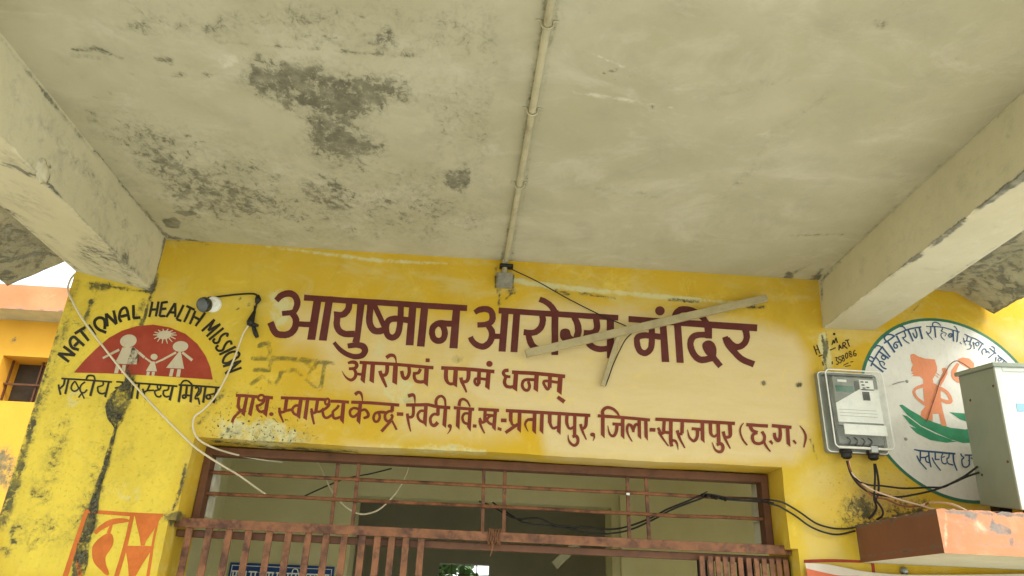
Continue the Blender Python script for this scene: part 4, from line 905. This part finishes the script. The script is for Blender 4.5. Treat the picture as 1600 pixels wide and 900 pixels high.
h.S(24,(488,234),(650,162),(770,128),(896,108)); h.S(22,(628,176),(652,250),(606,284)); h.S([22,20,14],(600,268),(640,320),(712,368)); h.S(27,(686,146),(768,332)); h.S([16,20,18],(566,106),(610,104),(660,158)); h.S([22,24,26,24,22],(800,140),(828,230),(814,276),(788,258),(762,200)); h.S(29,(864,116),(912,298))
h.at(1440,500,15)
h.S(24,(106,150),(300,155),(500,172),(700,225),(894,286)); h.S(28,(214,150),(216,262),(172,318),(118,292)); h.S([26,24,12],(112,268),(160,350),(258,462)); h.S([26,28,28,26,18],(274,165),(258,92),(310,50),(390,75),(456,140)); h.S(34,(304,140),(332,414))
h.S(23,(482,168),(492,220),(452,250)); h.S([20,18,16,14],(462,258),(525,288),(578,318),(550,380)); h.S([20,22,22,14],(505,305),(460,330),(470,400),(545,478)); h.S(34,(738,232),(752,502)); h.R(26,678,360,42,44); h.S(18,(648,332),(726,402)); h.S(31,(852,272),(830,512)); h.S(22,(758,150),(800,174),(852,272)); h.S([22,12],(902,520),(944,566))
h.S(23,(1008,330),(1150,402),(1290,452),(1462,572)); h.S(24,(1086,368),(1058,486)); h.S(22,(1062,490),(1008,492),(982,415)); h.S([20,12],(988,488),(1048,594)); h.S(22,(1055,490),(1145,505)); h.S(27,(1182,408),(1128,566)); h.S([22,22,20,14],(1116,560),(1166,600),(1142,672),(1070,682))
h.S([26,16],(1214,508),(1242,684)); h.S(20,(1222,560),(1275,540)); h.R(20,1312,562,38,44); h.S(26,(1424,556),(1330,714))
h.at(1500,515,15)
h.S([14,22,24,24,22,20],(542,594),(518,512),(560,448),(612,472),(622,545)); h.S(22,(612,550),(652,508),(700,555)); h.S(26,(824,536),(668,662)); h.S(25,(692,428),(854,562)); h.S(18,(736,380),(804,422)); h.S(18,(798,390),(826,505)); h.S(24,(888,598),(1105,772)); h.S(24,(848,636),(838,746)); h.R(19,932,700,36,34); h.S(24,(1040,730),(980,800)); h.S(22,(1120,780),(1300,930)); h.S(24,(1220,860),(1150,960))
h.at(1420,680,11.43)
h.S([22,32,32,34],(95,255),(220,278),(480,300),(832,332)); h.S(28,(206,275),(206,460)); h.S([22,26,22],(142,362),(196,470),(318,612)); h.S(26,(200,400),(295,396)); h.S(24,(350,365),(302,400),(312,468),(366,490)); h.S([30,28,22],(355,285),(366,430),(398,572)); h.S(28,(470,305),(476,445)); h.S([22,24,20],(416,398),(466,500),(572,634)); h.S(24,(472,432),(550,432))
h.S([24,22,22,24,22],(606,330),(582,392),(598,486),(650,512),(676,490)); h.S(20,(595,395),(645,380)); h.S(24,(722,335),(712,400),(682,418),(700,500),(795,535)); h.S([32,30,22],(792,325),(806,480),(862,634))
h.S([24,24,22],(925,325),(948,372),(990,400)); h.S(26,(985,402),(948,445),(962,540),(1012,572),(1068,545),(1082,470),(1064,440)); h.S(24,(1000,352),(1180,358)); h.S(24,(1078,355),(1084,540)); h.S(22,(1105,400),(1180,440)); h.S(26,(1180,355),(1200,590)); h.R(22,1260,480,34,40); h.S(26,(1310,360),(1330,600))
h.build('emblem_lettering', M['blue'], disc)
# --- the sign painter's mark
h = Paint(.0010); h.at(1260,500,11.25)
for a in (((128,452),(186,612)),((182,435),(240,590)),((150,532),(215,512)),((215,640),(286,612)),((450,440),(472,348)),((472,350),(490,412)),((490,412),(520,310)),((520,310),(546,402)),((415,530),(516,486)),((572,534),(578,440)),((578,432),(622,505)),((572,492),(612,480)),((642,505),(640,400)),((655,450),(722,502)),((680,362),(752,348)),((716,360),(758,468)),((282,730),(300,800)),((455,725),(455,780))): h.S(21,*a)
h.E(490,246,22,22); h.S(19,(636,402),(680,398),(684,435),(646,456)); h.S(17,(502,665),(542,658),(526,708),(562,738),(552,780),(524,772)); h.S(17,(606,638),(570,652),(576,694),(612,702),(606,750),(574,752)); h.R(15,640,645,18,24); h.R(15,652,698,20,26); h.R(17,708,626,20,48); h.R(15,768,572,18,24); h.R(15,782,625,20,26); h.S(17,(860,528),(832,560),(836,625),(866,630),(874,596),(842,590))
h.S(15,(650,798),(740,752)); h.S(15,(770,740),(826,730)); h.S(15,(680,815),(780,800))
h.build('signature_lettering', M['black'], wall)
# --- painted border low at the right
h = Paint(.0008); h.S([5,5,4],(1256,877),(1300,876),(1362,878)); h.S(5,(1361,877),(1364,884),(1366,905)); h.build('painted_border', M['red'], wall)

# ------------------------------------------------------------------ things on the wall
def cable(name, label, pts, r, mat, group=None, n=8, sm=7):
    b = MB(); b.tube([U(x, y, d) for x, y, d in pts], r, n, sm); return tag(b.build(name, mat, smooth=60), label, 'cable', group)
# conduit pipe on the ceiling
def PC(x, y): return UZ(x, y, H-.012)
cp = empty('conduit_pipe', (0,0,0), 'cream conduit pipe clipped along the porch ceiling', 'pipe')
a, c = PC(790,412), PC(862,0); d = (c-a); end = a+d*((-2.2-a[1])/d[1])
a = a+d*.004
b = MB(); b.tube([a+(end-a)*t for t in np.linspace(0,1,24)], .0090, 14, 0); b.build('pipe', M['pvc'], cp, smooth=60)
for y_ in (38, 174, 289):
    x_ = 790+(862-790)*(412-y_)/412; p = PC(x_, y_)
    b = MB(); pts = [p+np.array((.0125*math.cos(t)*1.05, 0, -.0125*math.sin(t)*1.05)) for t in np.linspace(-.55, math.pi+.55, 15)]
    b.tube([p+np.array((.026,0,.0095)), p+np.array((.015,0,.0095))]+pts[1:-1]+[p+np.array((-.015,0,.0095)), p+np.array((-.026,0,.0095))], .0022, 6, 2)
    b.build('saddle_clip', M['pvc'], cp, smooth=60)
jb = empty('junction_box', (0,0,0), 'weathered grey junction box where the conduit meets the wall', 'junction box')
p0, p1 = U(776,431,0), U(800,452,0)
b = MB(); b.box(p0[0], p1[0], -.035, -.001, p1[2], p0[2]); b.build('box', M['grey'], jb, bevel=.003)
b = MB(); b.box(p0[0]+.004, p1[0]-.004, -.041, -.0352, p1[2]+.004, p0[2]-.004); b.build('lid', M['grey'], jb, bevel=.002)
q0, q1 = U(784,418,0), U(792,431,0)
b = MB(); b.tube([(q0[0]/2+q1[0]/2,-.016,p0[2]-.002),(q0[0]/2+q1[0]/2,-.016,H-.004)], .0095, 12, 0); b.build('pipe_stub', M['pvc'], jb, smooth=60)
b = MB(); c0, c1 = U(781,411,-.03), U(802,417,-.03); b.box(c0[0], c1[0], -.032, -.002, c1[2], c0[2]); b.build('clamp', M['blackrub'], jb, bevel=.003)
cable('wire', 'thin dark wire from the junction box to the hanging batten', [(800,421,-.03),(840,440,-.02),(890,468,-.015),(940,493,-.015),(975,508,-.02),(990,516,-.022)], .0022, M['blackrub'])
# hanging strips of casing
st_ = MB(); A, B = U(821,554,-.035), U(1196,467.5,-.02)
d = (B-A)/np.linalg.norm(B-A); nn = np.array((0,-1,0)); up = np.cross(d, nn); up /= np.linalg.norm(up); up *= np.sign(up[2])
def strip(A, B, hh, dd, mb):
    d = (B-A)/np.linalg.norm(B-A); nn = np.array((0,-1,0.)); nn -= d*(nn@d); nn /= np.linalg.norm(nn); up = np.cross(d, nn)
    if up[2] < 0: up = -up
    u = up*hh/2; v = nn*dd
    mb.hexa([A-u, B-u, B-u+v, A-u+v, A+u, B+u, B+u+v, A+u+v])
strip(A, B, .027, .018, st_)
tag(st_.build('trunking_strip', M['batten'], bevel=.0025), 'long grimy plastic trunking strip hanging askew across the heading', 'trunking')
st_ = MB(); A, B = U(966,526,-.018), U(941,604,-.012)
strip(A, B, .016, .012, st_)
tag(st_.build('trunking_strip', M['batten'], bevel=.002), 'short broken piece of trunking dangling below the long strip', 'trunking')
cable('wire', 'dark wire running beside the short dangling piece of trunking', [(990,518,-.022),(978,530,-.02),(968,548,-.012),(958,570,-.010),(951,590,-.010),(946,603,-.01)], .002, M['blackrub'])
# camera
cc = empty('security_camera', (0,0,0), 'small white dome camera with dark lens beside the word HEALTH', 'camera')
pb = U(334,477,0)
b = MB(); b.lathe((pb[0],-.001,pb[2]), (0,-1,0), [(0,.028),(.004,.029),(.014,.028),(.020,.022)], 24); b.build('mount', M['whiteplas'], cc, smooth=40)
pl = U(319.5,476,-.055)
b = MB(); dirv = np.array((-.35,-.8,-.5)); dirv /= np.linalg.norm(dirv)
b.tube([(pb[0],-.015,pb[2]), pl-dirv*.004], [.014,.016], 12, 0); b.build('neck', M['whiteplas'], cc, smooth=40)
b = MB(); b.lathe(pl-dirv*.018, dirv, [(0,.014),(.004,.022),(.012,.0265),(.024,.0265),(.030,.024)], 24); b.build('housing', M['lens'], cc, smooth=50)
b = MB(); b.lathe(pl+dirv*.0122, dirv, [(0,.0225),(.003,.020),(.006,.012),(.0075,.004)], 24); b.build('lens', simple('grey_lens', lin(92,98,100), .15, 0, .1, 20, bumps=(0,.001)), cc, smooth=60)
cable('cable', 'black camera cable running to the taped joint beside the heading', [(325,465,-.02),(340,463.5,-.006),(370,460,-.005),(396,459,-.006),(402,464,-.008),(401,474,-.008),(397,490,-.008),(393,505,-.01)], .0032, M['blackrub'])
b = MB(); b.tube([U(403,462,-.006),U(403,468,-.012),U(401,474,-.008)], [.006,.011,.006], 8, 5)
b.tube([U(398,486,-.006),U(394,496,-.012),U(391,504,-.014),U(388,508,-.008)], [.005,.010,.014,.006], 9, 5); b.tube([U(388,506,-.008),U(396,507,-.010),U(404,509,-.006)], [.006,.008,.004], 7, 4); b.tube([U(396,510,-.010),U(399,520,-.009),U(402,527,-.005)], [.007,.008,.006], 8, 4); b.tube([U(398,478,-.008),U(397,490,-.009),U(396,502,-.01)], .0028, 6, 3)
tag(b.build('taped_joint', M['blackrub'], smooth=50), 'lump of black taped cable joint stuck beside the heading', 'cable joint')
cable('cable', 'pale cable hanging from the taped joint down into the transom', [(391,506,-.012),(386,512,-.012),(379,524,-.012),(366,560,-.012),(352,592,-.013),(336,620,-.013),(318,640,-.014),(305,650,-.014),(301.5,660,-.014),(303,674,-.014),(312,688,-.01),(335,700,.03),(372,711,.12),(410,718,.16),(441,722,.2)], .0032, M['ivory'])
cable('cable', 'long pale cable crossing the family emblem from the roof edge into the transom', [(117,428,.02),(110,437,.0),(106,452,-.012),(112,468,-.015),(130,500,-.02),(160,540,-.02),(200,590,-.022),(250,645,-.022),(290,685,-.02),(310,703,-.01),(345,726,.06),(372,742,.13),(400,762,.17),(421,777,.2)], .0034, M['ivory'])
cable('cable', 'loop of pale cable sagging inside the hall behind the transom', [(494,718,.5),(505,740,.5),(520,770,.5),(538,790,.5),(556,801,.5),(572,803,.5),(592,796,.5),(610,780,.5),(624,762,.5),(634,742,.5),(639,728,.5)], .0034, M['ivory'])
cable('wire', 'thin dark wire slung across the hall behind the loop of pale cable', [(470,778,.7),(500,764,.7),(540,748,.7),(580,740,.7),(612,732,.7)], .003, M['blackrub'])
def c8(x, y): return (700+x*.35, 680+y*.35)
def c6(x, y): return (1200+x/4, 680+y/4)
def path(lst, f): return [(*f(x, y), d) for x, y, d in lst]
cable('cable', 'upper black power cable looping through the transom to the meter wall', path([(140,295,.35),(205,322,.3),(300,372,.26),(400,370,.25),(490,404,.25),(600,409,.24),(720,420,.23),(800,408,.21),(900,372,.19),(980,330,.17),(1060,298,.14),(1150,264,.105),(1250,280,.10),(1340,282,.09),(1430,289,.05)], c8)+path([(0,402,.0),(60,412,-.012),(110,428,-.012),(200,482,-.012),(300,550,-.012),(400,580,-.012),(480,584,-.012),(545,576,-.012)], c6), .0031, M['blackrub'], 'black power cables through the transom')
cable('cable', 'lower black power cable sagging deepest behind the transom bars', path([(200,300,.36),(270,350,.3),(350,392,.26),(490,408,.26),(560,420,.25),(630,440,.24),(700,441,.23),(800,426,.21),(900,385,.19),(1000,332,.165),(1110,290,.13),(1165,274,.105),(1250,287,.10),(1380,296,.08),(1450,302,.04)], c8)+path([(0,425,.0),(60,440,-.012),(110,466,-.013),(180,510,-.013),(260,568,-.013),(350,606,-.013),(440,620,-.013),(545,598,-.012)], c6), .0031, M['blackrub'], 'black power cables through the transom')
b = MB()
for k in range(9):
    x = 1136+k*13+5*math.sin(k*2.3); pts = [U(*c8(x+6*math.sin(q), 268+k*2.2+7*math.cos(q)*(.75+.25*math.sin(k*1.7))), .100-.010*math.sin(q+.6)) for q in np.linspace(0, 6.9, 12)]
    b.tube(pts, .0024, 6, 2)
b.tube([U(*c8(1140,262),.095),U(*c8(1148,256),.09),U(*c8(1158,252),.088)], .002, 5, 2)
tag(b.build('tape_binding', M['blackrub'], smooth=50), 'black tape binding the power cables to the upper transom rail', 'tape')

# meter
mt = empty('electric_meter', (0,0,0), 'clear plastic electric meter box beside the round emblem', 'meter')
TL, TR, BR_, BL_ = (np.array(v) for v in (U(1288.5,577,-.07), U(1374,580,-.07), U(1402.5,700,-.07), U(1308,703,-.07)))
x0, x1, z0, z1 = TL[0], (TR[0]+BR_[0])/2, (BL_[2]+BR_[2])/2, (TL[2]+TR[2])/2
def rrect(x0, x1, z0, z1, r, n=5):
    out = []
    for cx, cz, a0 in ((x1-r,z1-r,0),(x0+r,z1-r,90),(x0+r,z0+r,180),(x1-r,z0+r,270)):
        for k in range(n+1):
            a = math.radians(a0+90*k/n); out.append((cx+r*math.cos(a), cz+r*math.sin(a)))
    return out
def shell(mb, profs, capb=False, capf=True):       # stacked rounded rectangles (y, inset, r)
    rings = []
    for y, ins, r in profs: rings.append([(x, y, z) for x, z in rrect(x0+ins, x1-ins, z0+ins, z1-ins, r)])
    n = len(rings[0]); vs = [p for r_ in rings for p in r_]
    fs = [(i*n+k, i*n+(k+1)%n, (i+1)*n+(k+1)%n, (i+1)*n+k) for i in range(len(rings)-1) for k in range(n)]
    if capf: fs.append(tuple((len(rings)-1)*n+k for k in range(n)))
    if capb: fs.append(tuple(range(n)))
    mb.add(vs, fs)
b = MB(); shell(b, [(-.001,-.006,.012),(-.030,-.006,.012),(-.030,.004,.01)], capf=False); 
b.add([(x0-.004,-.002,z0-.004),(x1+.004,-.002,z0-.004),(x1+.004,-.002,z1+.004),(x0-.004,-.002,z1+.004)], [(0,1,2,3)])
b.build('back_shell', M['meter'], mt, smooth=40)
b = MB(); shell(b, [(-.031,.0,.014),(-.092,.001,.016),(-.100,.006,.016)]); b.build('clear_cover', M['clear'], mt, smooth=40)
b = MB(); rr = rrect(x0+.001, x1-.001, z0+.001, z1-.001, .016, 6); b.tube([(x,-.100,z) for x, z in rr]+[(rr[0][0],-.100,rr[0][1])], .0024, 7, 0); rr = rrect(x0-.004, x1+.004, z0-.004, z1+.004, .014, 6); b.tube([(x,-.033,z) for x, z in rr]+[(rr[0][0],-.033,rr[0][1])], .002, 7, 0)
b.build('cover_rim', M['whiteplas'], mt, smooth=60)
mw, mh = x1-x0, z1-z0
def mp(u, v, y): return (x0+u*mw, y, z1-v*mh)
def mquad(mb, uv, y, t=.004, mi=0):
    f = [mp(u,v,y) for u, v in uv]; k = [mp(u,v,y+t) for u, v in uv]; n = len(f)
    mb.add(f+k, [tuple(range(n)), tuple(range(2*n-1,n-1,-1))]+[(i,(i+1)%n,n+(i+1)%n,n+i) for i in range(n)], mi)
b = MB(); mquad(b, [(.16,.07),(.93,.07),(.93,.70),(.16,.70)], -.072, .045); mquad(b, [(.16,.70),(.93,.70),(.93,.92),(.16,.92)], -.050, .030)
b.build('meter_body', M['meter'], mt, bevel=.002)
b = MB(); mquad(b, [(.16,.42),(.62,.22),(.93,.22),(.93,.66),(.16,.66)], -.076); b.build('meter_label', M['whiteplas'], mt, bevel=.0006); b = MB(); mquad(b, [(.22,.69),(.94,.69),(.94,.82),(.22,.82)], -.086)
b.build('terminal_cover', M['whiteplas'], mt, bevel=.0006)
b = MB(); mquad(b, [(.20,.19),(.50,.19),(.50,.27),(.20,.27)], -.0745); b.build('display', M['lcd'], mt)
b = MB(); mquad(b, [(.62,.10),(.86,.10),(.86,.24),(.62,.24)], -.076); b.build('rating_plate', M['whiteplas'], mt, bevel=.0006)
b = MB(); mquad(b, [(.24,.11),(.40,.11),(.40,.14),(.24,.14)], -.0748); b.build('maker_plate', M['whiteplas'], mt, bevel=.0006)
b = MB()
for u, v in ((.64,.12),(.72,.12),(.65,.16),(.66,.20),(.73,.19)): mquad(b, [(u,v),(u+.05,v),(u+.05,v+.018),(u,v+.018)], -.0775, .001)
mquad(b, [(.64,.26),(.76,.26),(.76,.37),(.64,.37)], -.079, .002)
for k in range(4): mquad(b, [(.53+k*.022,.12),(.54+k*.022,.12),(.54+k*.022,.25),(.53+k*.022,.25)], -.0745, .002)
for v in (.50,.54,.58): mquad(b, [(.20,v),(.84,v),(.84,v+.003),(.20,v+.003)], -.0768, .0005)
b.build('markings', simple('meter_print', lin(80,84,80), .6), mt)
b = MB()
for k, (u, v) in enumerate(((.30,.84),(.42,.84),(.54,.84),(.66,.84))): b.tube([mp(u,v,-.056),mp(u+.03,v+.05,-.066),mp(u-.02,v+.12,-.05)], .003, 6, 4)
b.build('terminal_wires', M['blackrub'], mt, smooth=60)
rr = rrect(x0+.004, x1-.004, z0+.001, z0+.006, .002, 3); b = MB(); b.tube([(x0+.012,-.101,z0+.002),(x1-.012,-.101,z0+.002)], .0042, 8, 0); b.build('bottom_bead', M['acwhite'], mt, smooth=50)
b = MB(); q = mp(.64,1.0,-.1); b.box(q[0]-.012, q[0]+.012, -.108, -.085, q[2]-.012, q[2]+.010); b.build('latch', M['steel'], mt, bevel=.002)
b = MB()
for (px, py) in ((1417,596),(1415,686)):
    q = U(px, py, 0); b = MB(); b.lathe((q[0],-.0005,q[2]), (0,-1,0), [(0,.006),(.004,.005),(.006,.002)], 10); b.build('fixing_screw', M['steel'], mt, smooth=40)
b = MB(); b.tube([U(1396,600,-.02),U(1405,597,-.008),U(1413,596,-.004)], .0015, 5, 3); b.build('fixing_wire', M['steel'], mt, smooth=40)
for px in (1326, 1368):
    q = U(px, 709, -.055); b = MB(); b.lathe((q[0],q[1],z0+.002), (0,0,-1), [(0,.020),(.012,.022),(.014,.018),(.026,.018),(.032,.010)], 14); b.build('cable_gland', M['blackrub'], mt, smooth=40)
for o in mt.children:
    for v in o.data.vertices: v.co.y *= .70
G1, G2 = -.04, -.04
grp = 'service wires under the meter box'
cable('wire', 'brown service wire from the meter turning pale towards the orange ledge', path([(500,160,G1),(512,210,-.05),(530,245,-.045),(580,310,-.04),(660,380,-.04),(740,400,-.045),(820,435,-.05),(890,446,-.06),(960,438,-.08),(1010,422,-.11)], c6), .0032, M['copper'], grp)
cable('wire', 'pale wire rising over the front corner of the orange ledge', path([(960,438,-.085),(1010,423,-.11),(1080,422,-.2),(1150,432,-.3),(1200,452,-.38),(1245,476,-.43)], c6), .0032, M['pink'], grp)
cable('wire', 'pale pink wire running straight along the ledge top', path([(505,162,G1),(520,230,-.048),(570,285,-.044),(650,340,-.044),(750,378,-.05),(850,410,-.06),(950,438,-.1),(1050,465,-.2),(1110,468,-.3),(1160,466,-.38)], c6), .0030, M['pink'], grp)
cable('wire', 'lower dark wire looping from the meter to the air conditioner', path([(492,162,G1),(515,235,-.05),(548,290,-.045),(590,330,-.04),(660,366,-.04),(800,386,-.045),(920,370,-.06),(1040,342,-.09),(1150,300,-.12),(1240,260,-.14),(1320,232,-.16)], c6), .0032, M['blackrub'], grp)
cable('wire', 'upper dark wire crossing the green ring to the air conditioner', path([(530,250,-.046),(575,292,-.044),(640,312,-.044),(710,316,-.045),(850,332,-.05),(1000,326,-.07),(1090,325,-.09),(1150,298,-.11),(1230,255,-.14),(1310,195,-.16)], c6), .0032, M['blackrub'], grp)
cable('wire', 'black wire hanging from the second gland onto the mossy wall', path([(664,180,G2),(669,260,-.05),(666,330,-.045),(664,400,-.04),(678,450,-.03),(660,490,-.02),(628,524,-.012)], c6), .0036, M['blackrub'], grp)
cable('wire', 'black wire looping from the second gland back to the ledge corner', path([(670,180,G2),(684,240,-.05),(692,310,-.045),(688,370,-.042),(676,405,-.04),(700,440,-.04),(718,475,-.045),(712,505,-.04),(680,528,-.02)], c6), .0036, M['blackrub'], grp)

# ledge
LX, LT, LB, LD = 1.262, 1.997, 1.882, .44
ledge = empty('window_ledge', (1.3,0,1.9), 'orange plastered concrete ledge with chipped edge under the air conditioner', 'ledge')
def ldisp(co, px):
    co = co.copy(); e = (np.abs(co[:,2]-LT) < .002) & (co[:,1] < -LD+.01)
    n = np.sin(co[:,0]*41)+.8*np.sin(co[:,0]*97+1)+.6*np.sin(co[:,0]*190)
    co[e,2] -= np.abs(n[e])*.0028; e2 = (np.abs(co[:,0]-LX) < .012) & (np.abs(co[:,2]-LT) < .002); n = np.sin(co[:,1]*60)+np.sin(co[:,1]*140); co[e2,2] -= np.abs(n[e2])*.0022
    return co
LM = [('dirt_shade','line',.9,[(1475,799),(1520,800),(1600,806)],[5,6,6],4), ('dirt_shade','poly',1.25,[(1548,820),(1560,818),(1578,826),(1582,836),(1560,834),(1548,828)],3), ('dirt_shade','line',.8,[(1545,800),(1552,815),(1550,826)],[8,6,5],4), ('dirt_shade','blob',1.0,1580,845,5,6), ('dirt_shade','blob',.8,1570,801,16,7), ('dirt_shade','poly',.9,[(1500,796),(1530,798),(1526,812),(1508,808)],5), ('dirt_shade','blob',.7,1596,850,10,8), ('dirt_shade','poly',.2,[(1475,797),(1600,804),(1600,858),(1482,853)],12), ('dirt_shade','line',.7,[(1500,798),(1512,806)],6,4),
      ('pale','poly',.6,[(1490,810),(1540,808),(1548,835),(1500,845)],12), ('dirt_shade','line',.8,[(1484,853),(1540,853),(1600,857)],3,3), ('pale','blob',.8,1478,830,4,30)]
patches('front_face', [((LX,-LD,LB),(2.1,0,0),(0,0,LT-LB),.008), ((LX,0,LT),(0,-LD,0),(2.1,0,0),.02)], LM, M['ledge'], ledge, disp=ldisp)
patches('side_face', [((LX,0,LB),(0,-LD,0),(0,0,LT-LB),.009)], [('dirt_shade','line',.9,[(1335,822),(1400,806),(1475,797)],[8,8,4],5), ('dirt_shade','poly',1.0,[(1385,806),(1400,806),(1394,822)],4), ('dirt_shade','line',.6,[(1336,820),(1344,872)],[6,3],4), ('dirt_shade','line',.5,[(1343,871),(1482,852)],3,3)], M['ledge_side'], ledge, disp=ldisp)
patches('underside', [((LX,0,LB),(2.1,0,0),(0,-LD,0),.03)], [('dirt_shade','line',.8,[(1482,854),(1600,858)],3,3)], M['ceil'], ledge)

# air conditioner
ac = empty('air_conditioner', (1.6,-.3,2), 'white outdoor air conditioner unit with grey side standing on the orange ledge', 'air conditioner')
Fp, Rp_ = U(1552,567,-.37), U(1495,583,-.125)
s_ = Fp-Rp_; dep = np.linalg.norm(s_); s_ /= dep
wv = np.array((.995,.0,0.)); wv[1] = -(s_[0]*wv[0])/s_[1]*.4; wv /= np.linalg.norm(wv); wv[2] = -.0
up = np.cross(wv, -s_); up /= np.linalg.norm(up)
if up[2] < 0: up = -up
# lean of the edges as in the place
bt = UZ(1597,801,2.004) if False else U(1598,803,-.37)
hgt = Fp[2]-LT-.004; upd = (Fp-bt); upd /= np.linalg.norm(upd); upd /= np.linalg.norm(upd)
def ap(u, d, v): return Fp+wv*u-s_*d-upd*v       # u along the front, d back from the front, v down
AW, AH = .80, hgt
def abox(mb, u0, u1, d0, d1, v0, v1, mi=0): mb.hexa([ap(u0,d0,v1),ap(u1,d0,v1),ap(u1,d1,v1),ap(u0,d1,v1),ap(u0,d0,v0),ap(u1,d0,v0),ap(u1,d1,v0),ap(u0,d1,v0)], mi)
b = MB(); abox(b, .002, AW, .008, dep, .012, AH-.012); b.build('casing', M['acside'], ac, bevel=.004)
b = MB(); abox(b, -.006, AW+.006, -.006, dep+.01, -.002, .012); b.build('top_lid', M['acside'], ac, bevel=.003)
b = MB(); abox(b, 0, .022, 0, .010, .012, AH-.012); abox(b, AW-.02, AW, 0, .010, .012, AH-.012); abox(b, .022, AW-.02, 0, .010, .012, .026); abox(b, .022, AW-.02, 0, .010, AH-.04, AH-.012); b.build('front_frame', M['actrim'], ac, bevel=.002)
b = MB(); abox(b, .022, AW-.02, .004, .0085, .026, AH-.04); b.build('front_panel', M['acwhite'], ac)
b = MB(); abox(b, .045, .36, .0025, .0038, .125, .150); abox(b, .066, .36, .0025, .0038, .200, .33); b.build('blue_stripes', M['acblue'], ac)
b = MB()
for k in range(9): b.lathe(ap(.53,.003,AH/2-.01), wv*0-np.cross(wv,upd)*(1 if np.cross(wv,upd)[1] > 0 else -1), [(0,.02+k*.02),(.004,.02+k*.02),(.004,.024+k*.02),(0,.024+k*.02)], 24)
b.build('fan_grille', M['actrim'], ac)
for u, d in ((.05,.03),(.05,dep-.03),(AW-.08,.03),(AW-.08,dep-.03)):
    b = MB(); q = ap(u, d, AH-.014); b.box(q[0]-.02, q[0]+.02, q[1]-.02, q[1]+.02, LT, q[2]+.006); b.build('foot', M['blackrub'], ac)
for d, v in ((dep-.06,.10),(dep-.05,.34),(.03,.07),(.03,.30)):
    b = MB(); b.lathe(ap(.002,d,v), -wv, [(0,.004),(.002,.004),(.003,.001)], 8); b.build('screw', M['raildark'], ac)
cable('wire', 'thin dark wire dangling over the round emblem from the air conditioner top', [(1519,578,-.16),(1508,570,-.08),(1496,564,-.02),(1489,566,-.012),(1483,572,-.01),(1475,586,-.008),(1468,598,-.006),(1462,617,-.006),(1457,632,-.006),(1453,644,-.006),(1448,659,-.006)], .0016, M['copper'])

# banner low at the right, and small fixings
b = MB(); tops = [(1258,879.5),(1290,881.5),(1315,886),(1345,892),(1380,896),(1420,898),(1500,898),(1600,896.5),(1700,896)]
N = catmull([np.array(p) for p in tops], 5); by = -.02
vs = []; fs = []; mi = []
for i, (x, y) in enumerate(N):
    q = U(x, y, by); bend = .012*math.sin(i*.5)
    vs += [(q[0],by,q[2]), (q[0],by-.004,q[2]-.016-.012*math.sin(min(1,i/14)*3.1)), (q[0],by-.010+bend*.3,q[2]-.20), (q[0],by-.012+bend,q[2]-.75)]
for i in range(len(N)-1):
    for k in range(3): fs.append((4*i+k,4*i+4+k,4*i+5+k,4*i+1+k)); mi.append(0 if (k == 0 or i > 15) else 1)
b.v = vs; b.f = fs; b.mi = mi
bo = b.build('banner', [M['bannerw'], M['bannero']]); sm = bo.modifiers.new('thickness','SOLIDIFY'); sm.thickness = .0015
tag(bo, 'white edged orange cloth banner hung on the wall below the ledge', 'banner')
q = U(1412,892,-.003); b = MB(); b.lathe((q[0],-.0005,q[2]), (0,-1,0), [(0,.012),(.006,.013),(.014,.009),(.018,.004)], 12)
tag(b.build('wall_hook', M['steel'], smooth=40), 'small dark metal hook in the yellow wall just under the ledge', 'hook')
# blue notice inside
sg = empty('notice_board', (0,0,0), 'blue notice board with white writing on the hall wall behind the gate bars', 'sign')
sy = BY-.012; a, c = U(360,878.5,sy), U(523,885.5,sy)
b = MB(); b.box(a[0], c[0], sy, BY-.001, a[2]-.42, (a[2]+c[2])/2); b.build('board', M['signblue'], sg, bevel=.003)
zt = (a[2]+c[2])/2
b = MB()
for x0_, x1_, z0_, z1_ in ((a[0]+.012,c[0]-.012,zt-.016,zt-.013),(a[0]+.012,a[0]+.015,zt-.40,zt-.016),(c[0]-.015,c[0]-.012,zt-.40,zt-.016)): b.box(x0_, x1_, sy-.002, sy-.0003, z0_, z1_)
b.build('white_border', M['whiteplas'], sg)
b = MB(); W = c[0]-a[0]
def tb(u0, u1, d0, d1): b.box(a[0]+u0*W, a[0]+u1*W, sy-.002, sy-.0004, zt-d1, zt-d0)
zz = .040
for u0, u1, stems in ((.03,.10,(.045,.075,.095)),(.145,.17,(.165,)),(.19,.27,(.215,.255)),(.34,.43,(.36,.385,.42)),(.45,.50,(.465,.49)),(.55,.68,(.565,.60,.64,.67)),(.72,.86,(.74,.78,.82,.85)),(.90,.96,(.92,.95))):
    tb(u0, u1, zz, zz+.007)
    for s0 in stems: tb(s0-.006, s0+.006, zz+.0072, zz+.045)
for u0 in (.05,.22,.375,.60,.76,.80): tb(u0, u0+.03, zz+.026, zz+.033)
b.tube([(a[0]+.60*W,sy-.001,zt-zz),(a[0]+.61*W,sy-.001,zt-zz+.018),(a[0]+.645*W,sy-.001,zt-zz+.018),(a[0]+.66*W,sy-.001,zt-zz)], .003, 5, 4)
b.box(a[0]+.03*W, a[0]+.96*W, sy-.0006, sy-.0002, zt-zz-.0055, zt-zz-.0045)
b.build('notice_lettering', M['whiteplas'], sg)
